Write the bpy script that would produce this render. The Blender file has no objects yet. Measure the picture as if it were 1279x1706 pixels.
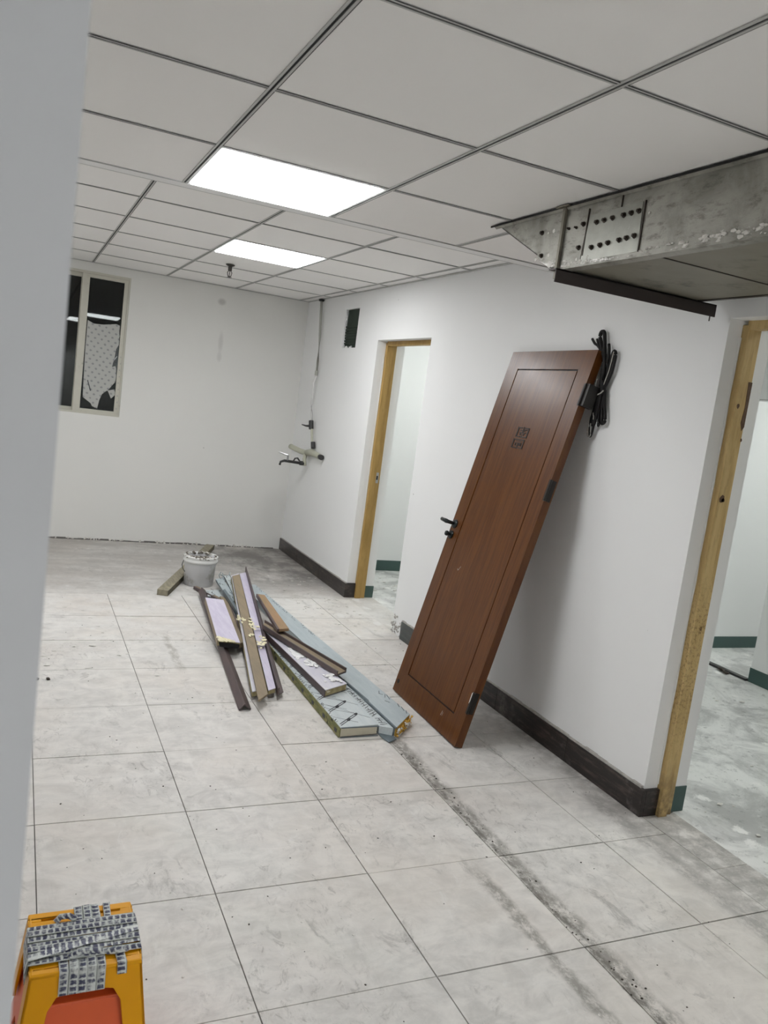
import bpy, bmesh, math, random
from mathutils import Vector, Matrix
random.seed(7)
R_ = math.radians
SC = bpy.context.scene
COL = SC.collection

# ------------------------------------------------------------------ camera
def rot_cam(rx, ry, rz):
    return Matrix.Rotation(rz, 3, 'Z') @ Matrix.Rotation(rx, 3, 'X') @ Matrix.Rotation(ry, 3, 'Z')
cam_data = bpy.data.cameras.new('camera')
cam = bpy.data.objects.new('camera', cam_data)
COL.objects.link(cam)
cam_data.sensor_fit = 'VERTICAL'
cam_data.sensor_height = 36.0
cam_data.lens = 1347.09 / 1706 * 36.0
cam_data.clip_start = 0.02
cam.matrix_world = Matrix.Translation((0, 0, 1.4881)) @ rot_cam(R_(82.5441), R_(7.5855), R_(-24.9628)).to_4x4()
cam_data.dof.use_dof = True
cam_data.dof.focus_distance = 3.6
cam_data.dof.aperture_fstop = 10.0
SC.camera = cam

# ------------------------------------------------------------------ world, exposure
world = bpy.data.worlds.new('night')
SC.world = world
world.use_nodes = True
world.node_tree.nodes['Background'].inputs['Color'].default_value = (0.010, 0.012, 0.011, 1)
world.node_tree.nodes['Background'].inputs['Strength'].default_value = 0.35
SC.view_settings.view_transform = 'Standard'
SC.view_settings.look = 'None'
SC.view_settings.gamma = 1.0
SC.view_settings.use_curve_mapping = False
SC.view_settings.exposure = 0.0
PANEL = 19.6          # radiance of the LED ceiling panels
PANEL_SIDE = 20.0     # panels in the side rooms

# ------------------------------------------------------------------ key dimensions
XW = 2.375           # face of the right wall
T = 0.225            # its thickness
YB = 7.33            # face of the back wall
HN, HF = 2.224, 2.334  # near and far suspended ceilings
YE = 3.375           # edge between them

# ------------------------------------------------------------------ node helpers
class N:
    def __init__(s, m): s.t = m.node_tree; s.t.nodes.clear()
    def n(s, typ, **k):
        x = s.t.nodes.new(typ)
        for a, v in k.items(): setattr(x, a, v)
        return x
    def l(s, a, b): s.t.links.new(a, b)
    def m(s, op, a, b=0.0, c=0.0, clamp=False):
        x = s.n('ShaderNodeMath', operation=op, use_clamp=clamp)
        for i, v in enumerate((a, b, c)):
            if hasattr(v, 'links'): s.l(v, x.inputs[i])
            else: x.inputs[i].default_value = v
        return x.outputs[0]
    def noise(s, vec, scale, detail=4, rough=0.55, stretch=None, dist=0.0):
        if stretch:
            mp = s.n('ShaderNodeMapping'); mp.inputs['Scale'].default_value = stretch
            s.l(vec, mp.inputs['Vector']); vec = mp.outputs[0]
        x = s.n('ShaderNodeTexNoise'); s.l(vec, x.inputs['Vector'])
        x.inputs['Scale'].default_value = scale; x.inputs['Detail'].default_value = detail
        x.inputs['Roughness'].default_value = rough; x.inputs['Distortion'].default_value = dist
        return x.outputs['Fac']
    def voro(s, vec, scale, feature='F1'):
        x = s.n('ShaderNodeTexVoronoi', feature=feature); s.l(vec, x.inputs['Vector'])
        x.inputs['Scale'].default_value = scale
        return x.outputs['Distance']
    def ss(s, v, a, b):          # smoothstep a..b -> 0..1
        x = s.n('ShaderNodeMapRange', interpolation_type='SMOOTHSTEP'); s.l(v, x.inputs['Value'])
        x.inputs['From Min'].default_value = a; x.inputs['From Max'].default_value = b
        return x.outputs[0]
    def mix(s, f, a, b):
        x = s.n('ShaderNodeMix', data_type='RGBA')
        for i, v in ((0, f), (6, a), (7, b)):
            if hasattr(v, 'links'): s.l(v, x.inputs[i])
            elif i == 0: x.inputs[0].default_value = v
            else: x.inputs[i].default_value = (*v[:3], 1)
        return x.outputs[2]
    def out(s, col, rough=0.6, metal=0.0, bump=None, bstr=0.2, bdist=0.01, spec=0.5, coat=0.0):
        b = s.n('ShaderNodeBsdfPrincipled'); o = s.n('ShaderNodeOutputMaterial')
        for k, v in (('Base Color', col), ('Roughness', rough), ('Metallic', metal)):
            if hasattr(v, 'links'): s.l(v, b.inputs[k])
            else: b.inputs[k].default_value = (*v[:3], 1) if k == 'Base Color' else v
        b.inputs['Specular IOR Level'].default_value = spec
        b.inputs['Coat Weight'].default_value = coat
        b.inputs['Coat Roughness'].default_value = 0.25
        if bump is not None:
            bp = s.n('ShaderNodeBump'); bp.inputs['Strength'].default_value = bstr
            bp.inputs['Distance'].default_value = bdist
            s.l(bump, bp.inputs['Height']); s.l(bp.outputs[0], b.inputs['Normal'])
        s.l(b.outputs[0], o.inputs[0]); return b
    def pos(s): return s.n('ShaderNodeNewGeometry').outputs['Position']
    def obj(s): return s.n('ShaderNodeTexCoord').outputs['Object']
    def xyz(s, v):
        x = s.n('ShaderNodeSeparateXYZ'); s.l(v, x.inputs[0]); return x.outputs
    def rnd(s): return s.n('ShaderNodeObjectInfo').outputs['Random']
def mat(name):
    m = bpy.data.materials.new(name); m.use_nodes = True
    return m, N(m)

def simple(name, col, rough=0.6, metal=0.0, var=0.08, scale=12, stretch=None, bstr=0.1, spec=0.5, local=False, coat=0.0, dirt=None, dthr=(.55, .7)):
    m, n = mat(name)
    p = n.obj() if local else n.pos()
    f = n.noise(p, scale, 5, .6, stretch)
    a = tuple(c * (1 - var) for c in col); b = tuple(min(1, c * (1 + var)) for c in col)
    c = n.mix(f, a, b)
    if dirt:
        d = n.noise(p, scale * .6, 6, .7)
        c = n.mix(n.ss(d, *dthr), c, dirt)
    n.out(c, rough, metal, f, bstr, .004, spec, coat)
    return m

# walls: white emulsion, faint mottling; soft scuffs
def wall_mat(name, col, smudge=()):
    m, n = mat(name)
    p = n.pos(); f = n.noise(p, 1.3, 3, .5); g = n.noise(p, 60, 3, .6)
    c = n.mix(f, tuple(v * .965 for v in col), tuple(min(1, v * 1.02) for v in col))
    sp = n.voro(p, 3.1)
    c = n.mix(n.m('MULTIPLY', n.ss(sp, .022, .012), .6), c, (.28, .27, .25))
    x = n.xyz(p)
    for (sx, sy, sz, rx, ry, rz, k) in smudge:
        dx = n.m('DIVIDE', n.m('SUBTRACT', x[0], sx), rx); dy = n.m('DIVIDE', n.m('SUBTRACT', x[1], sy), ry); dz = n.m('DIVIDE', n.m('SUBTRACT', x[2], sz), rz)
        d = n.m('SQRT', n.m('ADD', n.m('ADD', n.m('MULTIPLY', dx, dx), n.m('MULTIPLY', dy, dy)), n.m('MULTIPLY', dz, dz)))
        c = n.mix(n.m('MULTIPLY', n.ss(d, 1.0, .3), k), c, (.33, .32, .30))
    n.out(c, .75, 0, g, .06, .002, .3)
    return m
M = {}
M['wall'] = wall_mat('wall_paint', (.86, .862, .855))
M['wall_back'] = wall_mat('back_wall_paint', (.79, .785, .755), smudge=[(1.575, YB, 2.2, .05, 1, .04, .5), (1.60, YB, 1.85, .03, 1, .12, .25), (1.60, YB, 1.72, .03, 1, .06, .22), (2.3, YB, .35, .25, 1, .3, .15)])
M['pillar'] = wall_mat('pillar_white_shaded', (.52, .53, .54))  # white wall in shade; the shade is put into this grey
M['reveal'] = wall_mat('reveal_paint', (.78, .775, .74))
M['ceil'] = simple('ceiling_tile_white', (.93, .915, .895), .8, var=.012, scale=3, bstr=.0, spec=.2)
M['rail'] = simple('ceiling_rail_grey', (.50, .50, .485), .5, var=.1, scale=20)
M['slot'] = simple('rail_slot_and_shadow_black', (.012, .012, .012), .8)
M['trimw'] = simple('ceiling_edge_trim_white', (.84, .84, .83), .5, var=.02)
M['plenum'] = simple('dark_plenum', (.05, .05, .05), .9)

def floor_mat(name, base, tile=True):
    m, n = mat(name); p = n.pos(); X = n.xyz(p)
    broad = n.noise(p, 1.1, 4, .6); fine = n.noise(p, 9, 7, .68, dist=.8)
    streak = n.noise(p, 4.5, 7, .72, (0.9, 2.6, 1), 1.2)
    gr = n.noise(p, 70, 4, .7)
    dk = tuple(v * .80 for v in base); lt = tuple(min(1, v * 1.12) for v in base)
    c = n.mix(n.ss(n.m('ADD', n.m('MULTIPLY', fine, .6), n.m('MULTIPLY', streak, .4)), .33, .66), dk, lt)
    c = n.mix(n.m('MULTIPLY', n.ss(broad, .42, .62), .35), c, (base[0] * .93, base[1] * .86, base[2] * .80))
    if tile:
        c = n.mix(n.m('MULTIPLY', n.rnd(), .13), c, (.63, .63, .61))
    # scuffs: short dark smears
    sm = n.noise(p, 6.5, 8, .75, (1, .55, 1), .6)
    c = n.mix(n.m('MULTIPLY', n.ss(sm, .57, .70), .5), c, (.22, .21, .195))
    sm2 = n.noise(p, 21, 8, .8, (1, .6, 1), 1.5); gate = n.ss(n.noise(p, 1.9, 3, .5), .46, .60)
    c = n.mix(n.m('MULTIPLY', n.m('MULTIPLY', n.ss(sm2, .52, .66), gate), .55), c, (.24, .225, .21))
    sm3 = n.noise(p, 13, 7, .75, (1.4, .5, 1), .8)
    c = n.mix(n.m('MULTIPLY', n.ss(sm3, .56, .70), .35), c, (.80, .79, .77))
    # white plaster spots, denser to the back and the doorway
    q = n.n('ShaderNodeMapping'); q.inputs['Scale'].default_value = (1.0, .62, 1); n.l(p, q.inputs['Vector'])
    v = n.voro(q.outputs[0], 5.5); w = n.noise(p, 16, 5, .75)
    v2 = n.m('ADD', v, n.m('MULTIPLY', n.m('SUBTRACT', w, .5), .55))
    far = n.ss(X[1], 3.6, 5.2)
    side = n.ss(X[0], 1.5, 2.3)
    thr = n.m('ADD', n.m('MULTIPLY', far, .07), n.m('MULTIPLY', n.m('MULTIPLY', far, side), .09))
    spots = n.ss(n.m('SUBTRACT', v2, thr), .035, -.02)
    c = n.mix(n.m('MULTIPLY', spots, .8), c, (.72, .71, .69))
    # dusty film near the left doorway
    film = n.m('MULTIPLY', n.m('MULTIPLY', n.ss(n.noise(p, 4, 6, .7), .42, .62), far), n.ss(X[1], 6.6, 5.6))
    c = n.mix(n.m('MULTIPLY', film, .45), c, (.74, .73, .71))
    # back part: duller, brownish
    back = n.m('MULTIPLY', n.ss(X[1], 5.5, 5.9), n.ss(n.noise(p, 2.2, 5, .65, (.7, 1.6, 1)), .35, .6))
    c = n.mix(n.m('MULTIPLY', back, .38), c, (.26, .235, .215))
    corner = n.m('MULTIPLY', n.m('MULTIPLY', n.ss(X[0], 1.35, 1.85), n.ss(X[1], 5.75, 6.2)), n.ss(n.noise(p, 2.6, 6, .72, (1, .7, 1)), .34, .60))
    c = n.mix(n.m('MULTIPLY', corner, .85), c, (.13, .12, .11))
    # tiny dark specks
    sp = n.voro(p, 7.3)
    c = n.mix(n.ss(sp, .035, .02), c, (.05, .045, .04))
    # dirt along the open seam and beside it
    wob = n.m('MULTIPLY', n.m('SUBTRACT', n.noise(p, 7, 5, .7), .5), .07)
    dn = n.noise(p, 22, 6, .8, (1, .6, 1))
    def band(x0, wd, y0, y1, slope=0.0):
        xs = n.m('SUBTRACT', n.m('ADD', X[0], wob), n.m('ADD', n.m('MULTIPLY', X[1], slope), x0))
        a = n.ss(n.m('ABSOLUTE', xs), wd, wd * .25)
        yy = n.m('MULTIPLY', n.ss(X[1], y0 - .12, y0 + .05), n.ss(X[1], y1 + .15, y1 - .05))
        return n.m('MULTIPLY', n.m('MULTIPLY', a, yy), n.ss(dn, .36, .58))
    if tile:
        c = n.mix(n.m('MULTIPLY', band(1.652, .048, -2, 3.15), .72), c, (.17, .155, .135))
        c = n.mix(n.m('MULTIPLY', band(1.628, .018, -2, 3.12), .75), c, (.11, .10, .085))
        c = n.mix(n.m('MULTIPLY', band(1.485, .035, .3, 2.05), .7), c, (.17, .155, .13))
        c = n.mix(n.m('MULTIPLY', band(2.26, .06, 1.5, 2.45), .45), c, (.15, .14, .13))
        c = n.mix(n.m('MULTIPLY', band(.86, .03, 4.1, 4.6), .5), c, (.2, .18, .14))
        # darker mottling towards the skirting
        g = n.m('MULTIPLY', n.m('MULTIPLY', n.ss(X[0], 2.18, 2.37), n.ss(X[1], 3.9, 3.2)), n.ss(n.noise(p, 12, 5, .7), .3, .6))
        c = n.mix(n.m('MULTIPLY', g, .6), c, (.19, .175, .16))
    n.out(c, n.m('ADD', n.m('MULTIPLY', fine, .25), .38), 0, gr, .10, .002, .4)
    return m
M['tile'] = floor_mat('floor_tile', (.675, .652, .62))
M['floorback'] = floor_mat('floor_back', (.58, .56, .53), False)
M['grout'] = simple('grout_dark', (.16, .15, .14), .9, var=.3, scale=30)

def rough_floor():
    m, n = mat('side_room_floor'); p = n.pos()
    a = n.noise(p, 3, 7, .7, dist=.6); b = n.noise(p, 18, 6, .8)
    c = n.mix(n.ss(a, .38, .60), (.45, .45, .44), (.78, .78, .76))
    c = n.mix(n.m('MULTIPLY', n.ss(b, .55, .68), .6), c, (.15, .15, .15))
    v = n.m('ADD', n.voro(p, 5.0), n.m('MULTIPLY', n.m('SUBTRACT', n.noise(p, 14, 5, .75), .5), .6))
    c = n.mix(n.ss(v, .20, .10), c, (.85, .84, .82))
    n.out(c, .45, 0, b, .25, .004, .5); return m
M['rfloor'] = rough_floor()

def base_mat(name, dark, light):
    m, n = mat(name); p = n.pos()
    a = n.noise(p, 14, 7, .75, (1, .35, 3)); b = n.noise(p, 5, 6, .7)
    c = n.mix(n.ss(a, .45, .78), dark, light)
    c = n.mix(n.m('MULTIPLY', n.ss(b, .54, .70), .55), c, (.24, .22, .20))
    n.out(c, .32, 0, a, .1, .002, .5); return m
M['bb'] = base_mat('skirting_black_brown', (.018, .013, .012), (.125, .095, .08))
M['bbg'] = base_mat('skirting_black_green', (.032, .040, .038), (.08, .09, .085))
M['green'] = simple('green_painted_skirting', (.050, .095, .085), .5, var=.12, scale=8)
M['chip'] = simple('brown_chipped_wood', (.11, .062, .035), .8, var=.6, scale=60, bstr=.8)
M['rubble'] = simple('broken_plaster', (.45, .43, .40), .9, var=.5, scale=45, bstr=.8)

def pine(name, col, dcol, chip=True):
    m, n = mat(name); p = n.pos(); X = n.xyz(p)
    a = n.noise(p, 7, 6, .65, (3, 3, .35), 1.0); b = n.noise(p, 60, 4, .7, (1, 1, .2))
    c = n.mix(n.ss(a, .35, .7), col, dcol)
    c = n.mix(n.m('MULTIPLY', n.ss(b, .5, .75), .35), c, tuple(v * .5 for v in dcol))
    if chip:
        k = n.m('ADD', n.voro(p, 4.3), n.m('MULTIPLY', n.m('SUBTRACT', n.noise(p, 30, 4, .7), .5), .2))
        c = n.mix(n.ss(k, .10, .07), c, (.10, .045, .02))
        w = n.noise(p, 9, 6, .8)
        c = n.mix(n.m('MULTIPLY', n.ss(w, .68, .72), .8), c, (.75, .7, .6))
        low = n.m('MULTIPLY', n.ss(X[2], .28, .0), n.ss(n.noise(p, 20, 5, .7), .3, .6))
        c = n.mix(n.m('MULTIPLY', low, .75), c, (.10, .065, .04))
        mid = n.m('MULTIPLY', n.m('MULTIPLY', n.ss(X[2], 1.05, .8), n.ss(X[2], .2, .5)), n.ss(n.noise(p, 70, 4, .8), .5, .62))
        c = n.mix(n.m('MULTIPLY', mid, .55), c, (.13, .065, .015))
    n.out(c, .5, 0, b, .15, .002, .4); return m
M['pine'] = pine('ochre_wood_frame', (.60, .44, .20), (.48, .33, .13))
M['pine1'] = pine('ochre_wood_frame_clean', (.45, .29, .095), (.35, .215, .06), False)

def mahogany():
    m, n = mat('mahogany_veneer'); p = n.obj()
    a = n.noise(p, 9, 6, .6, (1, 6, .35), 1.2); b = n.noise(p, 40, 5, .75, (1, 5, .16)); d = n.noise(p, 2.2, 4, .6)
    c = n.mix(n.ss(a, .3, .7), (.082, .0235, .0035), (.135, .047, .0080))
    c = n.mix(n.m('MULTIPLY', n.ss(b, .5, .8), .5), c, (.045, .012, .0035))
    c = n.mix(n.m('MULTIPLY', n.ss(d, .5, .75), .25), c, (.085, .036, .022))
    s = n.noise(p, 5, 7, .75)
    n.out(c, n.m('ADD', n.m('MULTIPLY', s, .22), .24), 0, b, .05, .001, .36, .08); return m
M['door'] = mahogany()
M['groove'] = simple('dark_groove', (.008, .003, .002), .5, local=True)
M['carve'] = simple('carved_shadow_brown', (.008, .004, .003), .55, local=True)
M['hingemetal'] = simple('dark_bronze_metal', (.03, .028, .026), .4, .7, local=True)
M['blackmetal'] = simple('black_handle_metal', (.022, .026, .026), .35, .6, local=True)
M['chrome'] = simple('worn_chrome', (.42, .42, .42), .3, .9)

def duct_mat():
    m, n = mat('galvanised_sheet'); p = n.pos(); X = n.xyz(p)
    a = n.noise(p, 5, 6, .65, dist=.7); b = n.noise(p, 24, 6, .75, (1, .6, 1.6))
    c = n.mix(n.ss(a, .32, .68), (.215, .21, .18), (.37, .36, .32))
    c = n.mix(n.m('MULTIPLY', n.ss(b, .50, .66), .6), c, (.11, .10, .085))
    k = n.m('MULTIPLY', n.ss(n.m('ADD', X[2], n.m('MULTIPLY', n.m('SUBTRACT', n.noise(p, 20, 6, .75), .5), .09)), 2.052, 2.038), n.ss(n.noise(p, 11, 6, .8, (1, .5, 1)), .50, .58))
    k = n.m('MULTIPLY', k, n.ss(X[2], 2.018, 2.024))
    c = n.mix(k, c, (.74, .72, .69))
    n.out(c, n.m('ADD', n.m('MULTIPLY', b, .3), .38), .35, b, .35, .004, .5); return m
M['duct'] = duct_mat()
M['ductbot'] = simple('duct_underside_sheet', (.20, .185, .145), .55, .2, var=.25, scale=7, bstr=.2, dirt=(.09, .085, .07))
M['plate'] = simple('riveted_plate', (.27, .27, .235), .42, .35, var=.3, scale=16, bstr=.4, dirt=(.55, .53, .48), dthr=(.62, .70))
M['bar'] = simple('brown_black_steel', (.050, .040, .038), .55, .3, var=.15, scale=20)
M['bolt'] = simple('rusty_bolt', (.045, .035, .028), .5, .6)
M['plaster'] = simple('dry_plaster_white', (.70, .68, .64), .9, var=.12, scale=40, bstr=.6)
M['alu'] = simple('cream_aluminium', (.56, .545, .47), .45, .15, var=.06, scale=20, dirt=(.30, .28, .22), dthr=(.62, .75))
M['vent'] = simple('dark_green_board', (.022, .034, .024), .9, var=.5, scale=14, bstr=.3)
M['hose'] = simple('grey_hose', (.42, .42, .38), .6)
M['ppr'] = simple('dirty_cream_plastic', (.50, .50, .40), .5, var=.15, scale=30)
M['darkmetal'] = simple('dark_fitting_metal', (.055, .055, .055), .4, .6)
M['sprink'] = simple('dark_bronze_sprinkler', (.05, .045, .04), .4, .5)
M['cable'] = simple('black_cable_rubber', (.007, .006, .006), .6, var=.2, spec=.3)
M['string'] = simple('pale_string', (.42, .40, .36), .8)
M['bucket'] = simple('white_plastic_bucket', (.60, .60, .61), .45, var=.05, scale=9, dirt=(.40, .385, .36), dthr=(.60, .72))
M['rim'] = simple('white_bucket_rim', (.74, .74, .72), .45, var=.06, scale=30)
M['crust'] = simple('speckled_plaster_crust', (.14, .12, .10), .9, var=.8, scale=60, bstr=1.0, dirt=(.74, .72, .66), dthr=(.50, .56))

def along(name, col, dcol, rough=.5, spots=None, sthr=(.62, .68), scale=10):
    m, n = mat(name); p = n.pos()
    a = n.noise(p, scale, 6, .65, (3.5, .5, 2)); b = n.noise(p, 45, 4, .7, (2.5, .5, 2))
    c = n.mix(n.ss(a, .35, .7), col, dcol)
    c = n.mix(n.m('MULTIPLY', n.ss(b, .5, .8), .25), c, tuple(v * .6 for v in dcol))
    if spots: c = n.mix(n.ss(n.noise(p, 18, 6, .75), *sthr), c, spots)
    n.out(c, rough, 0, b, .12, .002); return m
M['lav'] = along('lavender_film_skin', (.58, .53, .67), (.68, .64, .76), .4, (.74, .73, .72), (.68, .74))
M['lavwhite'] = along('pale_lavender_film', (.62, .60, .68), (.70, .69, .73), .4, (.78, .77, .74), (.62, .68))
M['tan'] = along('tan_board', (.29, .225, .145), (.23, .185, .125), .6, None)
M['tanred'] = along('warm_tan_board', (.36, .215, .115), (.27, .19, .10), .6, None)
M['brown'] = along('dark_brown_strip', (.098, .066, .064), (.066, .052, .052), .45, None)
M['foam'] = along('yellow_foam_core', (.46, .40, .22), (.30, .25, .12), .9, (.70, .66, .5))
M['foamy'] = along('amber_foam_core', (.62, .38, .07), (.50, .28, .04), .9, (.75, .70, .6), (.64, .7), 30)
M['greenedge'] = along('green_stained_foam_edge', (.14, .15, .06), (.30, .27, .12), .8, (.02, .03, .02), (.57, .62), 24)
M['film'] = along('pale_blue_green_film', (.53, .585, .60), (.60, .645, .65), .35, None)
M['bluegrey'] = along('blue_grey_film', (.40, .465, .49), (.47, .525, .545), .35, (.30, .36, .38), (.60, .72))
M['ink'] = simple('black_print', (.02, .022, .03), .5)
M['greytape'] = simple('blue_grey_tape', (.12, .15, .17), .4)
M['creamend'] = simple('cream_foam_end', (.58, .54, .42), .8, var=.12, scale=30)
M['stripwood'] = along('weathered_tube_face', (.30, .27, .19), (.20, .18, .13), .6, (.40, .34, .22), (.55, .65), 14)
M['blackhole'] = simple('black_inside', (.008, .008, .008), .9)
M['foamblob'] = simple('cream_foam_blob', (.78, .72, .50), .9, var=.15, scale=60, bstr=.6)
M['yellow'] = simple('yellow_orange_plastic', (.84, .38, .003), .36, var=.05, scale=20, bstr=.03, spec=.28)
M['red'] = simple('orange_red_plastic', (.80, .13, .035), .4, var=.08, scale=20, bstr=.03)

def tape_mat(name, axis):
    m, n = mat(name); tc = n.n('ShaderNodeTexCoord'); p = n.pos(); X = n.xyz(p); G = n.xyz(tc.outputs['Generated'])
    al = n.m('ADD', X[axis], n.m('ADD', n.m('MULTIPLY', X[2], .9), n.m('MULTIPLY', n.rnd(), .4)))
    k = n.m('FRACT', n.m('DIVIDE', al, .0135))
    gy = G[1 - axis]; ga = n.m('ABSOLUTE', n.m('SUBTRACT', gy, .5))
    wob = n.m('MULTIPLY', n.m('SUBTRACT', n.noise(p, 130, 4, .7), .5), .9)
    kk = n.m('ABSOLUTE', n.m('SUBTRACT', k, .5))
    blk = n.m('MULTIPLY', n.ss(n.m('ADD', kk, n.m('MULTIPLY', wob, .75)), .40, .28), n.ss(n.m('ADD', ga, n.m('MULTIPLY', wob, .4)), .36, .27))
    fade = n.ss(n.noise(p, 34, 4, .7), .34, .52)
    c = n.mix(n.noise(p, 60, 4, .6), (.56, .60, .57), (.80, .82, .80))
    c = n.mix(n.ss(ga, .38, .50), c, (.16, .19, .16))  # shade between neighbouring strips painted as dark greenish edges
    c = n.mix(n.m('MULTIPLY', n.m('MULTIPLY', blk, fade), .95), c, (.03, .035, .10))
    h = n.m('ADD', n.m('MULTIPLY', ga, -2.0), n.m('MULTIPLY', n.noise(p, 80, 3, .6), .5))
    n.out(c, .28, 0, h, .9, .006, .5); return m
M['tapex'] = tape_mat('printed_tape_crosswise', 0)
M['tapey'] = tape_mat('printed_tape_lengthwise', 1)

def glass():
    m, n = mat('window_glass')
    g = n.n('ShaderNodeBsdfGlossy'); g.inputs['Roughness'].default_value = .02
    t = n.n('ShaderNodeBsdfTransparent'); t.inputs['Color'].default_value = (.86, .9, .88, 1)
    f = n.n('ShaderNodeFresnel'); f.inputs['IOR'].default_value = 1.37
    mx = n.n('ShaderNodeMixShader'); o = n.n('ShaderNodeOutputMaterial')
    n.l(f.outputs[0], mx.inputs[0]); n.l(t.outputs[0], mx.inputs[1]); n.l(g.outputs[0], mx.inputs[2]); n.l(mx.outputs[0], o.inputs[0])
    return m
M['glass'] = glass()
def sheet():
    m, n = mat('dotted_plastic_sheet'); p = n.pos(); X = n.xyz(p)
    u = n.m('DIVIDE', X[0], .055); v = n.m('DIVIDE', n.m('ADD', X[2], n.m('MULTIPLY', X[0], .1)), .036)
    row = n.m('FLOOR', v); off = n.m('MULTIPLY', n.m('MODULO', row, 2), .5)
    fu = n.m('SUBTRACT', n.m('FRACT', n.m('ADD', u, off)), .5); fv = n.m('SUBTRACT', n.m('FRACT', v), .5)
    d = n.m('SQRT', n.m('ADD', n.m('MULTIPLY', fu, fu), n.m('MULTIPLY', n.m('MULTIPLY', fv, fv), .6)))
    c = n.mix(n.m('MULTIPLY', n.ss(n.m('ADD', d, n.m('MULTIPLY', n.m('SUBTRACT', n.noise(p, 90, 3), .5), .2)), .22, .12), .6), (.47, .475, .45), (.15, .15, .17))
    n.out(c, .6, 0, n.noise(p, 8, 4), .3, .01); return m
M['sheet'] = sheet()
def emis(name, col, st):
    m, n = mat(name); e = n.n('ShaderNodeEmission'); o = n.n('ShaderNodeOutputMaterial')
    e.inputs['Color'].default_value = (*col, 1); e.inputs['Strength'].default_value = st
    n.l(e.outputs[0], o.inputs[0]); return m
M['led'] = emis('led_diffuser', (.97, .985, 1.0), PANEL)
M['led_side'] = emis('led_diffuser_side_rooms', (.95, 1.0, .97), PANEL_SIDE)
M['tube'] = emis('outside_tube', (.9, .95, 1.0), 3.0)

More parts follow.
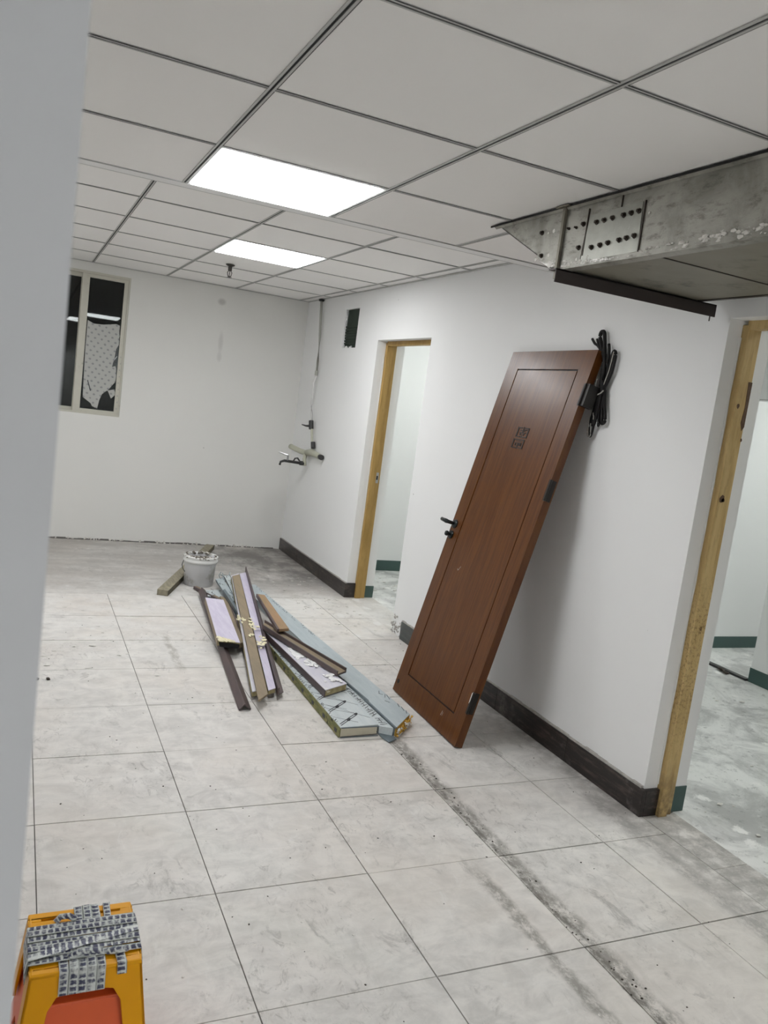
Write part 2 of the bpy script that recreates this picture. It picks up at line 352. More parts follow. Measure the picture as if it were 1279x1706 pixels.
# ------------------------------------------------------------------ geometry helpers
ORG = {}     # world origin of each object built in world coordinates
class MB:
    """collects shapes for one mesh object (world coordinates)"""
    def __init__(s): s.bm = bmesh.new(); s.mi = 0
    def face(s, vs):
        try:
            f = s.bm.faces.new(vs); f.material_index = s.mi; return f
        except ValueError: return None
    def hexa(s, lo, hi):      # lo, hi: 4 points each, same order
        a = [s.bm.verts.new(v) for v in lo]; b = [s.bm.verts.new(v) for v in hi]
        s.face(a[::-1]); s.face(b)
        for i in range(4): s.face([a[i], a[(i + 1) % 4], b[(i + 1) % 4], b[i]])
        return s
    def box(s, x0, x1, y0, y1, z0, z1):
        return s.hexa([(x0, y0, z0), (x1, y0, z0), (x1, y1, z0), (x0, y1, z0)], [(x0, y0, z1), (x1, y0, z1), (x1, y1, z1), (x0, y1, z1)])
    def poly(s, pts, off):    # prism: polygon pts extruded by vector off
        a = [s.bm.verts.new(v) for v in pts]; b = [s.bm.verts.new(Vector(v) + Vector(off)) for v in pts]
        s.face(a); s.face(b[::-1]); n = len(a)
        for i in range(n): s.face([a[i], b[i], b[(i + 1) % n], a[(i + 1) % n]])
        return s
    def tube(s, pts, r, seg=8, closed=False, flat=None):
        pts = [Vector(q) for q in pts]; n = len(pts); rings = []
        up = Vector((0, 0, 1))
        for i, q in enumerate(pts):
            if closed: d = (pts[(i + 1) % n] - pts[i - 1])
            else: d = pts[min(i + 1, n - 1)] - pts[max(i - 1, 0)]
            d.normalize()
            u = d.cross(up)
            if u.length < .15: u = d.cross(Vector((0, 1, 0)))
            u.normalize(); v = u.cross(d).normalized()
            rr = r[i] if isinstance(r, (list, tuple)) else r
            ru, rv = (rr, rr) if flat is None else (rr * flat[0], rr * flat[1])
            rings.append([s.bm.verts.new(q + u * math.cos(2 * math.pi * k / seg) * ru + v * math.sin(2 * math.pi * k / seg) * rv) for k in range(seg)])
        m = n if closed else n - 1
        for i in range(m):
            a, b = rings[i], rings[(i + 1) % n]
            for k in range(seg): s.face([a[k], a[(k + 1) % seg], b[(k + 1) % seg], b[k]])
        if not closed: s.face(rings[0][::-1]); s.face(rings[-1])
        return s
    def lathe(s, c, prof, seg=32, axis='Z'):
        c = Vector(c); rings = []
        for r, h in prof:
            ring = []
            for k in range(seg):
                a = 2 * math.pi * k / seg
                q = Vector((r * math.cos(a), r * math.sin(a), h))
                if axis == 'X': q = Vector((h, q.x, q.y))
                if axis == 'Y': q = Vector((q.x, h, q.y))
                ring.append(s.bm.verts.new(c + q))
            rings.append(ring)
        for i in range(len(rings) - 1):
            a, b = rings[i], rings[i + 1]
            for k in range(seg): s.face([a[k], a[(k + 1) % seg], b[(k + 1) % seg], b[k]])
        s.face(rings[0][::-1]); s.face(rings[-1]); return s
    def blob(s, c, r, sub=1, amp=.3, sq=(1, 1, 1)):
        g = bmesh.ops.create_icosphere(s.bm, subdivisions=sub, radius=1.0)
        for v in g['verts']:
            k = r * (1 + random.uniform(-amp, amp))
            v.co = Vector((v.co.x * k * sq[0] + c[0], v.co.y * k * sq[1] + c[1], v.co.z * k * sq[2] + c[2]))
        for v in g['verts']:
            for f in v.link_faces: f.material_index = s.mi
        return s
    def prof(s, quad, sec):   # section (s across 0..1, h down metres) swept from far end to near end
        fl, fr, nr, nl = [Vector(q) for q in quad]; up = Vector((0, 0, 1))
        A = [s.bm.verts.new(fl.lerp(fr, u) + up * h) for u, h in sec]
        B = [s.bm.verts.new(nl.lerp(nr, u) + up * h) for u, h in sec]
        s.face(A); s.face(B[::-1]); n = len(A)
        for i in range(n): s.face([A[i], B[i], B[(i + 1) % n], A[(i + 1) % n]])
        return s
    def build(s, name, m, parent=None, local=False, smooth=False, origin=None, bevel=0, solid=0):
        bm = s.bm
        bmesh.ops.recalc_face_normals(bm, faces=bm.faces[:])
        me = bpy.data.meshes.new(name)
        if parent is not None: o0 = Vector((0, 0, 0)) if local else ORG.get(parent.name, Vector((0, 0, 0)))
        else:
            if origin is None:
                xs = [v.co for v in bm.verts]
                origin = Vector(((min(v.x for v in xs) + max(v.x for v in xs)) / 2, (min(v.y for v in xs) + max(v.y for v in xs)) / 2, min(v.z for v in xs)))
            o0 = Vector(origin)
        for v in bm.verts: v.co -= o0
        bm.to_mesh(me); bm.free()
        for mm in (m if isinstance(m, (list, tuple)) else [m]): me.materials.append(M[mm])
        if smooth:
            for q in me.polygons: q.use_smooth = True
        o = bpy.data.objects.new(name, me); COL.objects.link(o)
        if parent is not None: o.parent = parent; ORG[o.name] = Vector(o0)
        else: o.location = o0; ORG[o.name] = Vector(o0)
        if bevel:
            b = o.modifiers.new('bevel', 'BEVEL'); b.width = bevel; b.segments = 2; b.limit_method = 'ANGLE'
        return o
def tag(o, label=None, cat=None, group=None, kind=None):
    if label: o['label'] = label
    if cat: o['category'] = cat
    if group: o['group'] = group
    if kind: o['kind'] = kind
    return o
def empty(name, loc, label=None, cat=None, group=None, kind=None):
    o = bpy.data.objects.new(name, None); COL.objects.link(o); o.location = loc
    o.empty_display_size = .1; ORG[o.name] = Vector(loc)
    return tag(o, label, cat, group, kind)
def box(name, m, x0, x1, y0, y1, z0, z1, parent=None, **k):
    return MB().box(x0, x1, y0, y1, z0, z1).build(name, m, parent, **k)

# ================================================================== STRUCTURE
XL, YN = -1.6, -4.0      # left wall and wall behind the camera
HT = 2.5                 # wall height (above the suspended ceilings)
X3, Y3 = 6.6, 4.35       # far rooms

# ---- floor: slab, tiles
floor = empty('floor', (0, 0, 0), 'grey stone-look tiled floor, dusty and scuffed', kind='structure')
box('screed', 'grout', XL, XW + .01, YN, 5.53, -.06, -.0035, floor)
box('back_screed', 'floorback', XL, XW, 5.53, YB, -.06, 0, floor)
box('side_room_screed', 'rfloor', 2.60, X3 + .1, YN, 6.6, -.06, -.001, floor)
box('doorway_screed', 'floorback', XW, 2.60, 4.735, 5.60, -.06, -.0005, floor)
xs = [-.345, .137, .624, 1.117, 1.612, 2.075, 2.375]
ys = [2.6404 + .4811 * j for j in range(-8, 7)]
ys[-3], ys[-2], ys[-1] = 4.548, 5.02, 5.50
ys.append(5.53)
for i in range(len(xs) - 1):
    for j in range(len(ys) - 1):
        if ys[j + 1] - ys[j] < .1: continue
        g = .0016 + (.0012 if random.random() < .3 else 0)
        gx = .0016 if i != 3 else .0022
        dz = random.uniform(-.0006, .0006)
        y1 = ys[j + 1] if j < len(ys) - 3 else (5.53 if j == len(ys) - 3 else ys[j + 1])
        MB().box(xs[i] + gx, xs[i + 1] - (gx if i < len(xs) - 2 else 0), ys[j] + g, y1 - g, -.0034, dz + .0002).build('floor_tile', 'tile', floor)
# tiles in the left strip, one standing proud, and the wide threshold row of the right opening
for j in range(-6, 7):
    y0 = 2.642 + .4811 * j - (.0 if j < 2 else .04)
    if y0 + .478 > 5.53: continue
    MB().box(XL, -.348, y0 + .002, y0 + .478, -.0034, .0).build('floor_tile', 'tile', floor)
for j in range(-3, 1):
    y0 = 2.16 + .4811 * (j - .5)
    if j == 0: break
    MB().box(2.378, 2.545, y0 - .0, y0 + .478, -.0034, .0002).build('floor_tile', 'tile', floor)
MB().box(2.378, 2.545, 1.918, 2.29, -.0034, .0002).build('floor_tile', 'tile', floor)
box('threshold_screed', 'rfloor', 2.545, 2.6, 1.2, 2.30, -.06, -.001, floor)
box('threshold_base', 'grout', XW + .01, 2.545, 1.2, 2.30, -.06, -.0035, floor)

# ---- walls
mb = MB()
Y1a, Y1b = 4.735, 5.60     # door opening 1
Y2a, Y2b = 1.38, 2.305     # door opening 2
VY0, VY1, VZ0, VZ1 = 6.042, 6.338, 1.905, 2.215
def wseg(y0, y1, z0, z1): mb.box(XW, XW + T, y0, y1, z0, z1)
wseg(YN, Y2a, 0, HT); wseg(Y2a, Y2b, 1.975, HT); wseg(Y2b, Y1a, 0, HT); wseg(Y1a, Y1b, 1.955, HT)
wseg(Y1b, VY0, 0, HT); wseg(VY0, VY1, 0, VZ0); wseg(VY0, VY1, VZ1, HT); wseg(VY1, YB + .2, 0, HT)
wall_right = tag(mb.build('wall_right', 'wall'), 'white right-hand wall with two door openings and a dark hole', kind='structure')
box('hole_backing', 'vent', XW + .024, XW + .034, VY0 - .002, VY1 + .002, VZ0 - .002, VZ1 + .002, wall_right)
mb = MB()
for k in range(7):
    z = VZ0 + .03 + k * .022
    mb.box(XW + .014, XW + .024, VY0, VY1, z, z + .014 + random.uniform(-.004, .004))
mb.build('hole_backing_rib', 'vent', wall_right)
mb = MB()    # ragged rim of the hole
for k in range(26):
    a = random.random(); e = random.choice('lrb')
    y, z = (VY1 - .004, VZ0 + a * (VZ1 - VZ0)) if e == 'l' else (VY0 + .004, VZ0 + a * (VZ1 - VZ0)) if e == 'r' else (VY0 + a * (VY1 - VY0), VZ0 + .003)
    mb.blob((XW + .012, y, z), random.uniform(.005, .011), 1, .4, (.9, 1, 1.6))
tag(mb.build('ragged_plaster_rim', 'wall', wall_right), kind='stuff')

WX0, WX1, WZ0, WZ1 = -.36, .797, 1.087, 2.262
mb = MB()
mb.box(XL - .1, WX0, YB, YB + .2, 0, HT); mb.box(WX0, WX1, YB, YB + .2, 0, WZ0); mb.box(WX0, WX1, YB, YB + .2, WZ1, HT); mb.box(WX1, XW, YB, YB + .2, 0, HT)
wall_back = tag(mb.build('wall_back', 'wall_back'), 'off-white back wall with a window at its left end', kind='structure')
tag(box('wall_left', 'wall', XL - .1, XL, YN, YB, 0, HT), 'white left wall of the room', kind='structure')
tag(box('wall_behind', 'wall', XL - .1, XW + T, YN - .1, YN, 0, HT), 'white wall behind the viewpoint', kind='structure')
# pillar at the left, close to the camera
PX = .0193
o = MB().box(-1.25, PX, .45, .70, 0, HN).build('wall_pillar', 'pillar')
tag(o, 'white end of a partition wall, its shade painted in, close by at the left edge', kind='structure')
# ragged dark strip standing in for the shaded gap under the back wall
mb = MB(); x = -1.2
while x < 2.3:
    w = random.uniform(.03, .12); h = random.uniform(.006, .016)
    mb.box(x, x + w, YB - .004 - random.uniform(0, .006), YB, 0, h); x += w
tag(mb.build('gap_strip_back', 'grout'), 'ragged dark gap along the foot of the back wall', kind='structure')
mb = MB()
for k in range(60):
    mb.blob((random.uniform(.3, 2.2), YB - .006, random.uniform(.0, .014)), random.uniform(.004, .012), 1, .4)
tag(mb.build('plaster_crumbs', 'plaster', wall_back), kind='stuff')

# rooms behind the right wall
tag(box('wall_room_back', 'wall', 2.60, X3, Y3, Y3 + .12, 0, HT), 'white back wall of the room beyond the right opening', kind='structure')
mb = MB(); PXT = 4.52
mb.box(PXT, PXT + .1, YN, 3.665, 0, HT); mb.box(PXT, PXT + .1, 3.665, Y3, 1.853, HT)
tag(mb.build('wall_partition', 'wall'), 'white partition wall with a doorway, beyond the right opening', kind='structure')
tag(box('wall_room_end', 'wall', X3, X3 + .1, YN, 6.6, 0, HT), 'far end wall of the side rooms', kind='structure')
tag(box('wall_room_side', 'wall', 2.60, X3, 6.57, 6.67, 0, HT), 'white wall seen through the left doorway', kind='structure')
tag(box('wall_room_near', 'wall', 2.60, X3, YN - .1, YN, 0, HT), 'near wall of the side rooms', kind='structure')
tag(box('ceiling_side_rooms', 'ceil', 2.60, X3, YN, 6.57, 2.42, 2.5), 'white ceiling of the side rooms', kind='structure')
gb = empty('baseboard_green', (3, 5, 0), 'dark green painted skirting of the side rooms', kind='structure')
box('painted_strip', 'green', 2.601, X3, Y3 - .004, Y3, 0, .09, gb)
box('painted_strip', 'green', 2.601, X3, 6.566, 6.57, 0, .095, gb)
MB().box(PXT - .004, PXT, YN, 3.665, 0, .095).box(PXT - .004, PXT + .1, 3.665, 3.669, 0, .095).build('painted_strip', 'green', gb)
box('painted_strip', 'green', 2.528, 2.602, Y1b - .004, Y1b, 0, .092, gb)
box('painted_strip', 'green', 2.528, 2.602, Y2b - .004, Y2b, 0, .108, gb)
tag(box('floor_rail', 'darkmetal', PXT - .02, PXT + .02, 3.675, Y3 - .005, 0, .014), 'dark metal floor rail across the far doorway', 'rail')
mb = MB(); mb.blob((4.48, 3.86, .014), .02, 1, .3, (1, 1.6, .7)); mb.blob((4.46, 3.80, .011), .016, 1, .3, (1, 1.8, .65))
tag(mb.build('rubble_lump', 'bolt'), 'small dark lump of rubble beside the floor rail', 'rubble')
box('lintel_joint', 'rail', PXT - .002, PXT, 3.665, Y3, 1.853, 1.859, bpy.data.objects['wall_partition'])

# ---- skirting of the right wall (tile pieces)
bb = empty('baseboard_right', (2.36, 4, 0), 'black-brown tile skirting along the right wall', kind='structure')
def skirt(y0, y1, m, top=.115):
    return MB().box(2.357, XW, y0 + .0008, y1 - .0008, 0, top + random.uniform(-.002, .002)).build('skirting_tile', m, bb, bevel=.0015)
for a, b in ((2.288, 2.785), (2.785, 3.385), (3.385, 3.985)): skirt(a, b, 'bb')
tag(skirt(3.985, 4.575, 'bbg'), 'dark green-grey skirting tile')
for a, b in ((5.585, 6.185), (6.185, 6.785), (6.785, 7.328)): skirt(a, b, 'bbg' if a > 7 else 'bb', .108)
for yy in (2.288, 5.585):
    MB().box(XW, 2.447, yy, yy + .017, 0, .112).build('skirting_tile', 'bb', bb, bevel=.0015)
mb = MB()      # thin grey mortar line on top of the skirting
y = 2.31
while y < 4.55:
    w = random.uniform(.03, .1); mb.box(2.362, XW, y, y + w, .110, .118 + random.uniform(0, .006)); y += w
y = 5.6
while y < 7.3:
    w = random.uniform(.03, .1); mb.box(2.364, XW, y, y + w, .104, .110 + random.uniform(0, .003)); y += w
tag(mb.build('mortar_line', 'rubble', bb), kind='stuff')
# broken plaster corner beside the left doorway
mb = MB()
for k in range(46):
    y = random.uniform(4.59, 4.735); z = abs(random.gauss(0, .05)) + .003
    mb.blob((XW + random.uniform(-.004, .003), y, z), random.uniform(.004, .011), 1, .4)
for k in range(14):
    mb.blob((XW + random.uniform(0, .15), 4.733, random.uniform(0, .10)), random.uniform(.006, .014), 1, .4)
tag(mb.build('broken_plaster', 'rubble', wall_right), kind='stuff')

# ---- door frames in the two openings
def frame(name, label, ya, yb, ztop, zh, m, x0=2.443, x1=2.525):
    e = empty(name, (2.48, (ya + yb) / 2, 0), label, kind='structure')
    for s, y in ((-1, yb), (1, ya)):
        pr = [(x0, 0), (x0, .034), (x0 + .045, .034), (x0 + .045, .022), (x1, .022), (x1, 0)]
        MB().poly([(px, y + s * py, 0) for px, py in pr], (0, 0, zh + .02)).build('jamb', m, e, bevel=.002)
    prh = [(x0 + .001, 0), (x0 + .001, .032), (x0 + .045, .032), (x0 + .045, .02), (x1 - .001, .02), (x1 - .001, 0)]
    MB().poly([(px, ya + .023, ztop - 0.0 - py) for px, py in prh], (0, yb - ya - .046, 0)).build('head', m, e)
    return e
d1 = frame('door_1', 'ochre wooden door frame of the left doorway', Y1a, Y1b, 1.955, 1.925, 'pine1')
d2 = frame('door_2', 'worn ochre wooden door frame of the right opening', Y2a, Y2b, 1.975, 1.94, 'pine', 2.443, 2.520)
mb = MB().box(2.488, 2.512, Y1b - .0245, Y1b - .0215, .90, .98); mb.mi = 1; mb.box(2.494, 2.506, Y1b - .0255, Y1b - .024, .925, .955)
tag(mb.build('strike_plate', ['chrome', 'blackhole'], d1), 'worn metal strike plate')
# chipped-out hinge recess in the right frame
mb = MB(); mb.poly([(2.500, Y2b - .0225, 1.755), (2.5205, Y2b - .0225, 1.755), (2.5205, Y2b - .0225, 1.585), (2.510, Y2b - .0225, 1.570), (2.499, Y2b - .0225, 1.60), (2.506, Y2b - .0225, 1.66)], (0, -.0012, 0))
tag(mb.build('hinge_recess', 'chip', d2), 'dark chipped hinge recess')
mb = MB()
for cx, cz, r in ((2.463, 1.305, .014), (2.505, 1.535, .006), (2.470, 1.30, .009), (2.458, 1.66, .008)):
    mb.poly([(cx + r * math.cos(a) * random.uniform(.6, 1.1), Y2b - .0345, cz + 1.3 * r * math.sin(a) * random.uniform(.6, 1.1)) for a in [k * math.pi / 4 for k in range(8)]], (0, -.0006, 0))
mb.build('dark_chip', 'chip', d2)
# plaster squeezed along the frame edge
mb = MB()
for (xx, yb_, zmax) in ((2.440, Y2b, 1.95), (2.524, Y2b, 1.9), (2.441, Y1b, 1.9)):
    pts = []; z = .13
    while z < zmax:
        pts.append((xx + random.uniform(-.0015, .0015), yb_ - .002, z)); z += random.uniform(.05, .12)
    mb.tube(pts, [random.uniform(.002, .0065) for _ in pts], 5)
tag(mb.build('filler_bead', 'rim', wall_right), kind='stuff')

# ---- ceilings
def ceiling(name, label, x0, x1, y0, y1, z, gx, gy, holes, s=.6, cull=lambda i, j: False):
    e = empty(name, ((x0 + x1) / 2, (y0 + y1) / 2, z), label, kind='structure')
    box('ceiling_slab', 'plenum', x0, x1, y0, y1, z + .06, z + .09, e)
    X = [v for v in (gx + s * k for k in range(-12, 12)) if x0 + .02 < v < x1 - .02]
    Y = [v for v in (gy + s * k for k in range(-16, 16)) if y0 + .02 < v < y1 - .02]
    XX = [x0] + X + [x1]; YY = [y0] + Y + [y1]
    for i in range(len(XX) - 1):
        for j in range(len(YY) - 1):
            c = ((XX[i] + XX[i + 1]) / 2, (YY[j] + YY[j + 1]) / 2)
            if any(abs(c[0] - hx) < .15 and abs(c[1] - hy) < .15 for hx, hy in holes): continue
            t1, t2 = random.uniform(-.0008, .0008), random.uniform(-.0008, .0008)
            a, b, c0, d = XX[i] + .004, XX[i + 1] - .004, YY[j] + .004, YY[j + 1] - .004
            zz = z + .0035
            MB().hexa([(a, c0, zz + t1), (b, c0, zz - t2), (b, d, zz - t1), (a, d, zz + t2)], [(a, c0, zz + .012), (b, c0, zz + .012), (b, d, zz + .012), (a, d, zz + .012)]).build('ceiling_tile', 'ceil', e)
    w, g = .0095, .0034
    for v in X:
        mb = MB(); mb.box(v - w, v - g, y0, y1, z, z + .003); mb.box(v + g, v + w, y0, y1, z, z + .003)
        mb.mi = 1; mb.box(v - g - .0005, v + g + .0005, y0, y1, z + .002, z + .003); mb.box(v + w, v + w + .0025, y0, y1, z + .0005, z + .0012)  # slot, then a painted shadow line along one flange
        mb.build('main_rail', ['rail', 'slot'], e)
    w2 = .0085
    for v in Y:
        for i in range(len(XX) - 1):
            a, b = XX[i] + (w if i else 0), XX[i + 1] - (w if i < len(XX) - 2 else 0)
            mb = MB(); mb.box(a, b, v - w2, v - g, z + .0004, z + .003); mb.box(a, b, v + g, v + w2, z + .0004, z + .003)
            mb.mi = 1; mb.box(a, b, v - g - .0005, v + g + .0005, z + .002, z + .003); mb.box(a, b, v - w2 - .0022, v - w2, z + .0007, z + .0012)  # cross rail slot, with its shadow line painted as a black strip
            mb.build('cross_rail', ['rail', 'slot'], e)
    return e
L_near = [(.82, 3.004), (1.42, -1.196), (-.98, -2.396), (1.42, -3.596), (-.98, -3.596)]
L_far = [(1.381, 5.2106), (-.419, 5.2106)]
cn = ceiling('ceiling_near', 'lower white tiled suspended ceiling over the near half', XL, XW, YN, 3.304, HN, .52, 2.104, L_near)
cf = ceiling('ceiling_far', 'raised white tiled suspended ceiling over the far half', XL, XW, YE + .001, YB, HF, .4812, 3.7106, L_far)
mb = MB(); mb.box(XL, XW, 3.3065, YE, HN - .001, HN + .004); mb.box(XL, XW, YE - .004, YE, HN, HF + .06)
mb.build('edge_trim', 'trimw', cn)
mb = MB(); mb.box(XL, XW, 3.3005, 3.3065, HN - .0005, HN + .002); mb.box(XL, XW, YE - .0045, YE + .0005, HN - .0016, HN)
mb.build('edge_shadow_bead', ['rail'], cn)
# wall angles of the far ceiling
MB().box(XW - .02, XW, YE, YB, HF - .002, HF + .001).box(XL, XW - .02, YB - .02, YB, HF - .002, HF + .001).build('wall_angle', 'rail', cf)
MB().box(XW - .02, XW, YN, YE, HN - .002, HN + .001).build('wall_angle', 'trimw', cn)
# notch hanging plaster ledge between far ceiling and window
# ---- ceiling lights
def light(cx, cy, z, label, m='led', group=None):
    e = empty('ceiling_light', (cx, cy, z), label, 'ceiling light', group)
    h, f = .289, .279
    mb = MB()
    mb.box(cx - h, cx + h, cy - h, cy - f, z + .0005, z + .012); mb.box(cx - h, cx + h, cy + f, cy + h, z + .0005, z + .012)
    mb.box(cx - h, cx - f, cy - f, cy + f, z + .0005, z + .012); mb.box(cx + f, cx + h, cy - f, cy + f, z + .0005, z + .012)
    mb.build('frame', 'trimw', e)
    box('diffuser', m, cx - f, cx + f, cy - f, cy + f, z - .004, z + .009, e)
    return e
light(*L_near[0], HN, 'larger, nearer glowing square light panel at the edge of the lower ceiling')
light(*L_far[0], HF, 'smaller, farther glowing square light panel in the raised ceiling near the sprinkler')
for q, w in ((L_near[1], 'right light panel of the nearer pair behind the viewpoint, out of the photograph'), (L_near[2], 'left light panel of the nearer pair behind the viewpoint, out of the photograph'), (L_near[3], 'right light panel of the farther pair behind the viewpoint, out of the photograph'), (L_near[4], 'left light panel of the farther pair behind the viewpoint, out of the photograph')):
    light(*q, HN, w)
light(*L_far[1], HF, 'light panel in the raised ceiling hidden behind the left pillar')
def slight(cx, cy, label):
    e = empty('ceiling_light', (cx, cy, 2.40), label, 'ceiling light')
    box('frame', 'trimw', cx - .3, cx + .3, cy - .3, cy + .3, 2.405, 2.42, e); box('diffuser', 'led_side', cx - .28, cx + .28, cy - .28, cy + .28, 2.40, 2.405, e)
slight(3.5, 5.5, 'light panel in the room beyond the left doorway')
slight(3.55, 2.2, 'light panel in the room beyond the right opening')
slight(5.6, 3.3, 'light panel in the farthest room behind the partition')

# ---- window 1 (sliding, cream aluminium)
w1 = empty('window_1', ((WX0 + WX1) / 2, YB + .05, WZ0), 'cream aluminium sliding window, dark night behind it', kind='structure')
def bars(name, x0, x1, z0, z1, wl, wr, wb, wt, y0, y1, m='alu', par=w1):
    mb = MB(); mb.box(x0, x0 + wl, y0, y1, z0, z1); mb.box(x1 - wr, x1, y0, y1, z0, z1)
    mb.box(x0 + wl, x1 - wr, y0, y1, z0, z0 + wb); mb.box(x0 + wl, x1 - wr, y0, y1, z1 - wt, z1)
    return mb.build(name, m, par, bevel=.002)
TILT1, YAW1, TILT2, YAW2 = -.0072, -.0065, -.0165, .002    # panes set off true to steer the ceiling panel's reflection
bars('outer_frame', WX0, WX1, WZ0, WZ1, .022, .016, .018, .02, YB + .0, YB + .1)
s1 = bars('sash', .415, .783, WZ0 + .012, WZ1 - .012, .058, .034, .030, .036, YB + .012, YB + .042)
s2 = bars('sash', -.34, .46, WZ0 + .016, WZ1 - .018, .05, .05, .028, .034, YB + .052, YB + .080)
def pane(x0, x1, y, z0, z1, par, tilt, yaw):
    o = MB().box(-(x1 - x0) / 2, (x1 - x0) / 2, 0, .004, -(z1 - z0) / 2, (z1 - z0) / 2).build('pane', 'glass', par, local=True)
    o.location = Vector(((x0 + x1) / 2, y, (z0 + z1) / 2)) - ORG[par.name]; o.rotation_euler = (tilt, 0, yaw)
pane(.468, .754, YB + .027, WZ0 + .038, WZ1 - .044, s1, TILT1, YAW1)
pane(-.292, .414, YB + .064, WZ0 + .040, WZ1 - .048, s2, TILT2, YAW2)
mb = MB()     # printed protective film dots left along the frame
for k in range(9):
    mb.box(.762 + (k % 2) * .002, .772 + (k % 2) * .002, YB + .0105, YB + .012, 1.15 + k * .055, 1.163 + k * .055)
mb.box(.79, .7935, YB - .0005, YB, 1.1, 2.2)
mb.build('film_mark', 'hose', s1)
SP = [(0.481, 1.865), (0.531, 1.843), (0.607, 1.846), (0.709, 1.867), (0.739, 1.858), (0.744, 1.698), (0.726, 1.66), (0.719, 1.587), (0.704, 1.504), (0.730, 1.517), (0.738, 1.50), (0.745, 1.428), (0.741, 1.382), (0.686, 1.303), (0.718, 1.238), (0.751, 1.274), (0.741, 1.319), (0.674, 1.297), (0.642, 1.265), (0.625, 1.213), (0.613, 1.139), (0.569, 1.157), (0.559, 1.178), (0.491, 1.224), (0.485, 1.42), (0.48, 1.641)]
mb = MB(); mb.poly([(x, YB + .021, z) for x, z in SP], (0, .0008, 0))
mb.poly([(.708, YB + .0206, 1.56), (.738, YB + .0206, 1.605), (.741, YB + .0206, 1.598), (.712, YB + .0206, 1.552)], (0, .0006, 0))
o = mb.build('plastic_sheet', 'sheet'); tag(o, 'torn dotted translucent plastic sheet hanging over the right pane of the window', 'plastic sheet')
mb = MB(); mb.poly([(.515, YB + .0204, 1.37), (.522, YB + .0204, 1.37), (.552, YB + .0204, 1.285), (.545, YB + .0204, 1.28)], (0, .0006, 0))
mb.build('slit', 'ink', o)
tag(box('wall_outside', 'slot', -3, 4, 9.56, 9.66, 0, 4), 'dark wall outside the window', kind='structure')
tag(box('floor_outside', 'slot', -3, 4, YB + .2, 9.56, -.06, 0), 'dark ground outside the window', kind='structure')

# ================================================================== OBJECTS
# ---- leaning mahogany door
ld = empty('wooden_door', (1.9315, 2.98, 0), 'unhung mahogany panel door leaning against the white wall', 'door')
ld.rotation_mode = 'QUATERNION'
RM = Matrix.Rotation(-.0261, 3, 'Z') @ Matrix.Rotation(.2304, 3, 'Y') @ Matrix.Rotation(-.0044, 3, 'X')
ld.rotation_quaternion = RM.to_quaternion()
DW, DL, DT = .7199, 1.8971, .04
GA0, GA1, GB0, GB1, GW = .097, .612, .118, 1.797, .007
def lb(mb, a0, a1, b0, b1, t0, t1): mb.box(-t1, -t0, a0, a1, b0, b1)
mb = MB()     # core behind
lb(mb, 0, DW, 0, DL, 0, DT - .006)
mb.build('slab', 'door', ld, local=True, bevel=.0012)
mb = MB()     # stiles and rails, with real groove between them and the centre panel
lb(mb, 0, GA0, 0, DL, DT - .006, DT); lb(mb, GA1 + GW, DW, 0, DL, DT - .006, DT)
lb(mb, GA0, GA1 + GW, 0, GB0, DT - .006, DT); lb(mb, GA0, GA1 + GW, GB1 + GW, DL, DT - .006, DT)
mb.build('stile_and_rail_face', 'door', ld, local=True)
mb = MB(); lb(mb, GA0 + GW, GA1, GB0 + GW, GB1, DT - .006, DT - .0005)
mb.build('centre_panel', 'door', ld, local=True, bevel=.0008)
mb = MB()
for a0, a1, b0, b1 in ((GA0, GA0 + GW, GB0, GB1 + GW), (GA1, GA1 + GW, GB0, GB1 + GW), (GA0 + GW, GA1, GB0, GB0 + GW), (GA0 + GW, GA1, GB1, GB1 + GW)):
    lb(mb, a0, a1, b0, b1, DT - .0065, DT - .0056)
mb.build('groove', 'groove', ld, local=True)
# carved square emblem: two seal-like squares, a is measured from the right edge so mirror
def glyph(mb, strokes, a_left, b_bot, W_, H_):
    for (u0, v0, u1, v1) in strokes:
        lb(mb, a_left - max(u0, u1) * W_, a_left - min(u0, u1) * W_, b_bot + min(v0, v1) * H_, b_bot + max(v0, v1) * H_, DT - .0006, DT + .0018)
w_ = .07
up = [(0, .0, .09, 1), (0, .90, .38, 1), (.62, .90, 1, 1), (.91, .0, 1, 1), (0, 0, .40, .09), (.55, 0, 1, .09), (.46, .42, .54, 1.06), (.22, .42, .80, .50), (.26, .66, .46, .73), (.60, .60, .68, .82), (.68, .74, .84, .82), (.30, .22, .38, .42), (.60, .20, .68, .42), (.40, .22, .60, .29), (.46, 0, .54, .16)]
dn = [(0, .0, .09, 1), (0, .90, 1, 1), (.91, .0, 1, 1), (0, 0, .40, .09), (.58, 0, 1, .09), (.46, -.06, .54, .60), (.20, .52, .46, .60), (.24, .28, .32, .60), (.56, .52, .80, .60), (.72, .26, .80, .60), (.60, .30, .67, .52), (.34, .26, .46, .33), (.28, .74, .74, .80)]
mb = MB(); glyph(mb, up, .414, 1.452, .100, .050); glyph(mb, dn, .4205, 1.396, .100, .046)
tag(mb.build('carved_emblem', 'carve', ld, local=True), 'carved emblem of two stacked angular squares')
mb = MB(); glyph(mb, [(-.04, -.05, 1.04, -.01), (-.04, -.05, -.01, 1.05)], .414, 1.452, .1, .05); glyph(mb, [(-.04, -.05, 1.04, -.01), (-.04, -.05, -.01, 1.05)], .4205, 1.396, .1, .046)
mb.build('emblem_rim', 'door', ld, local=True)
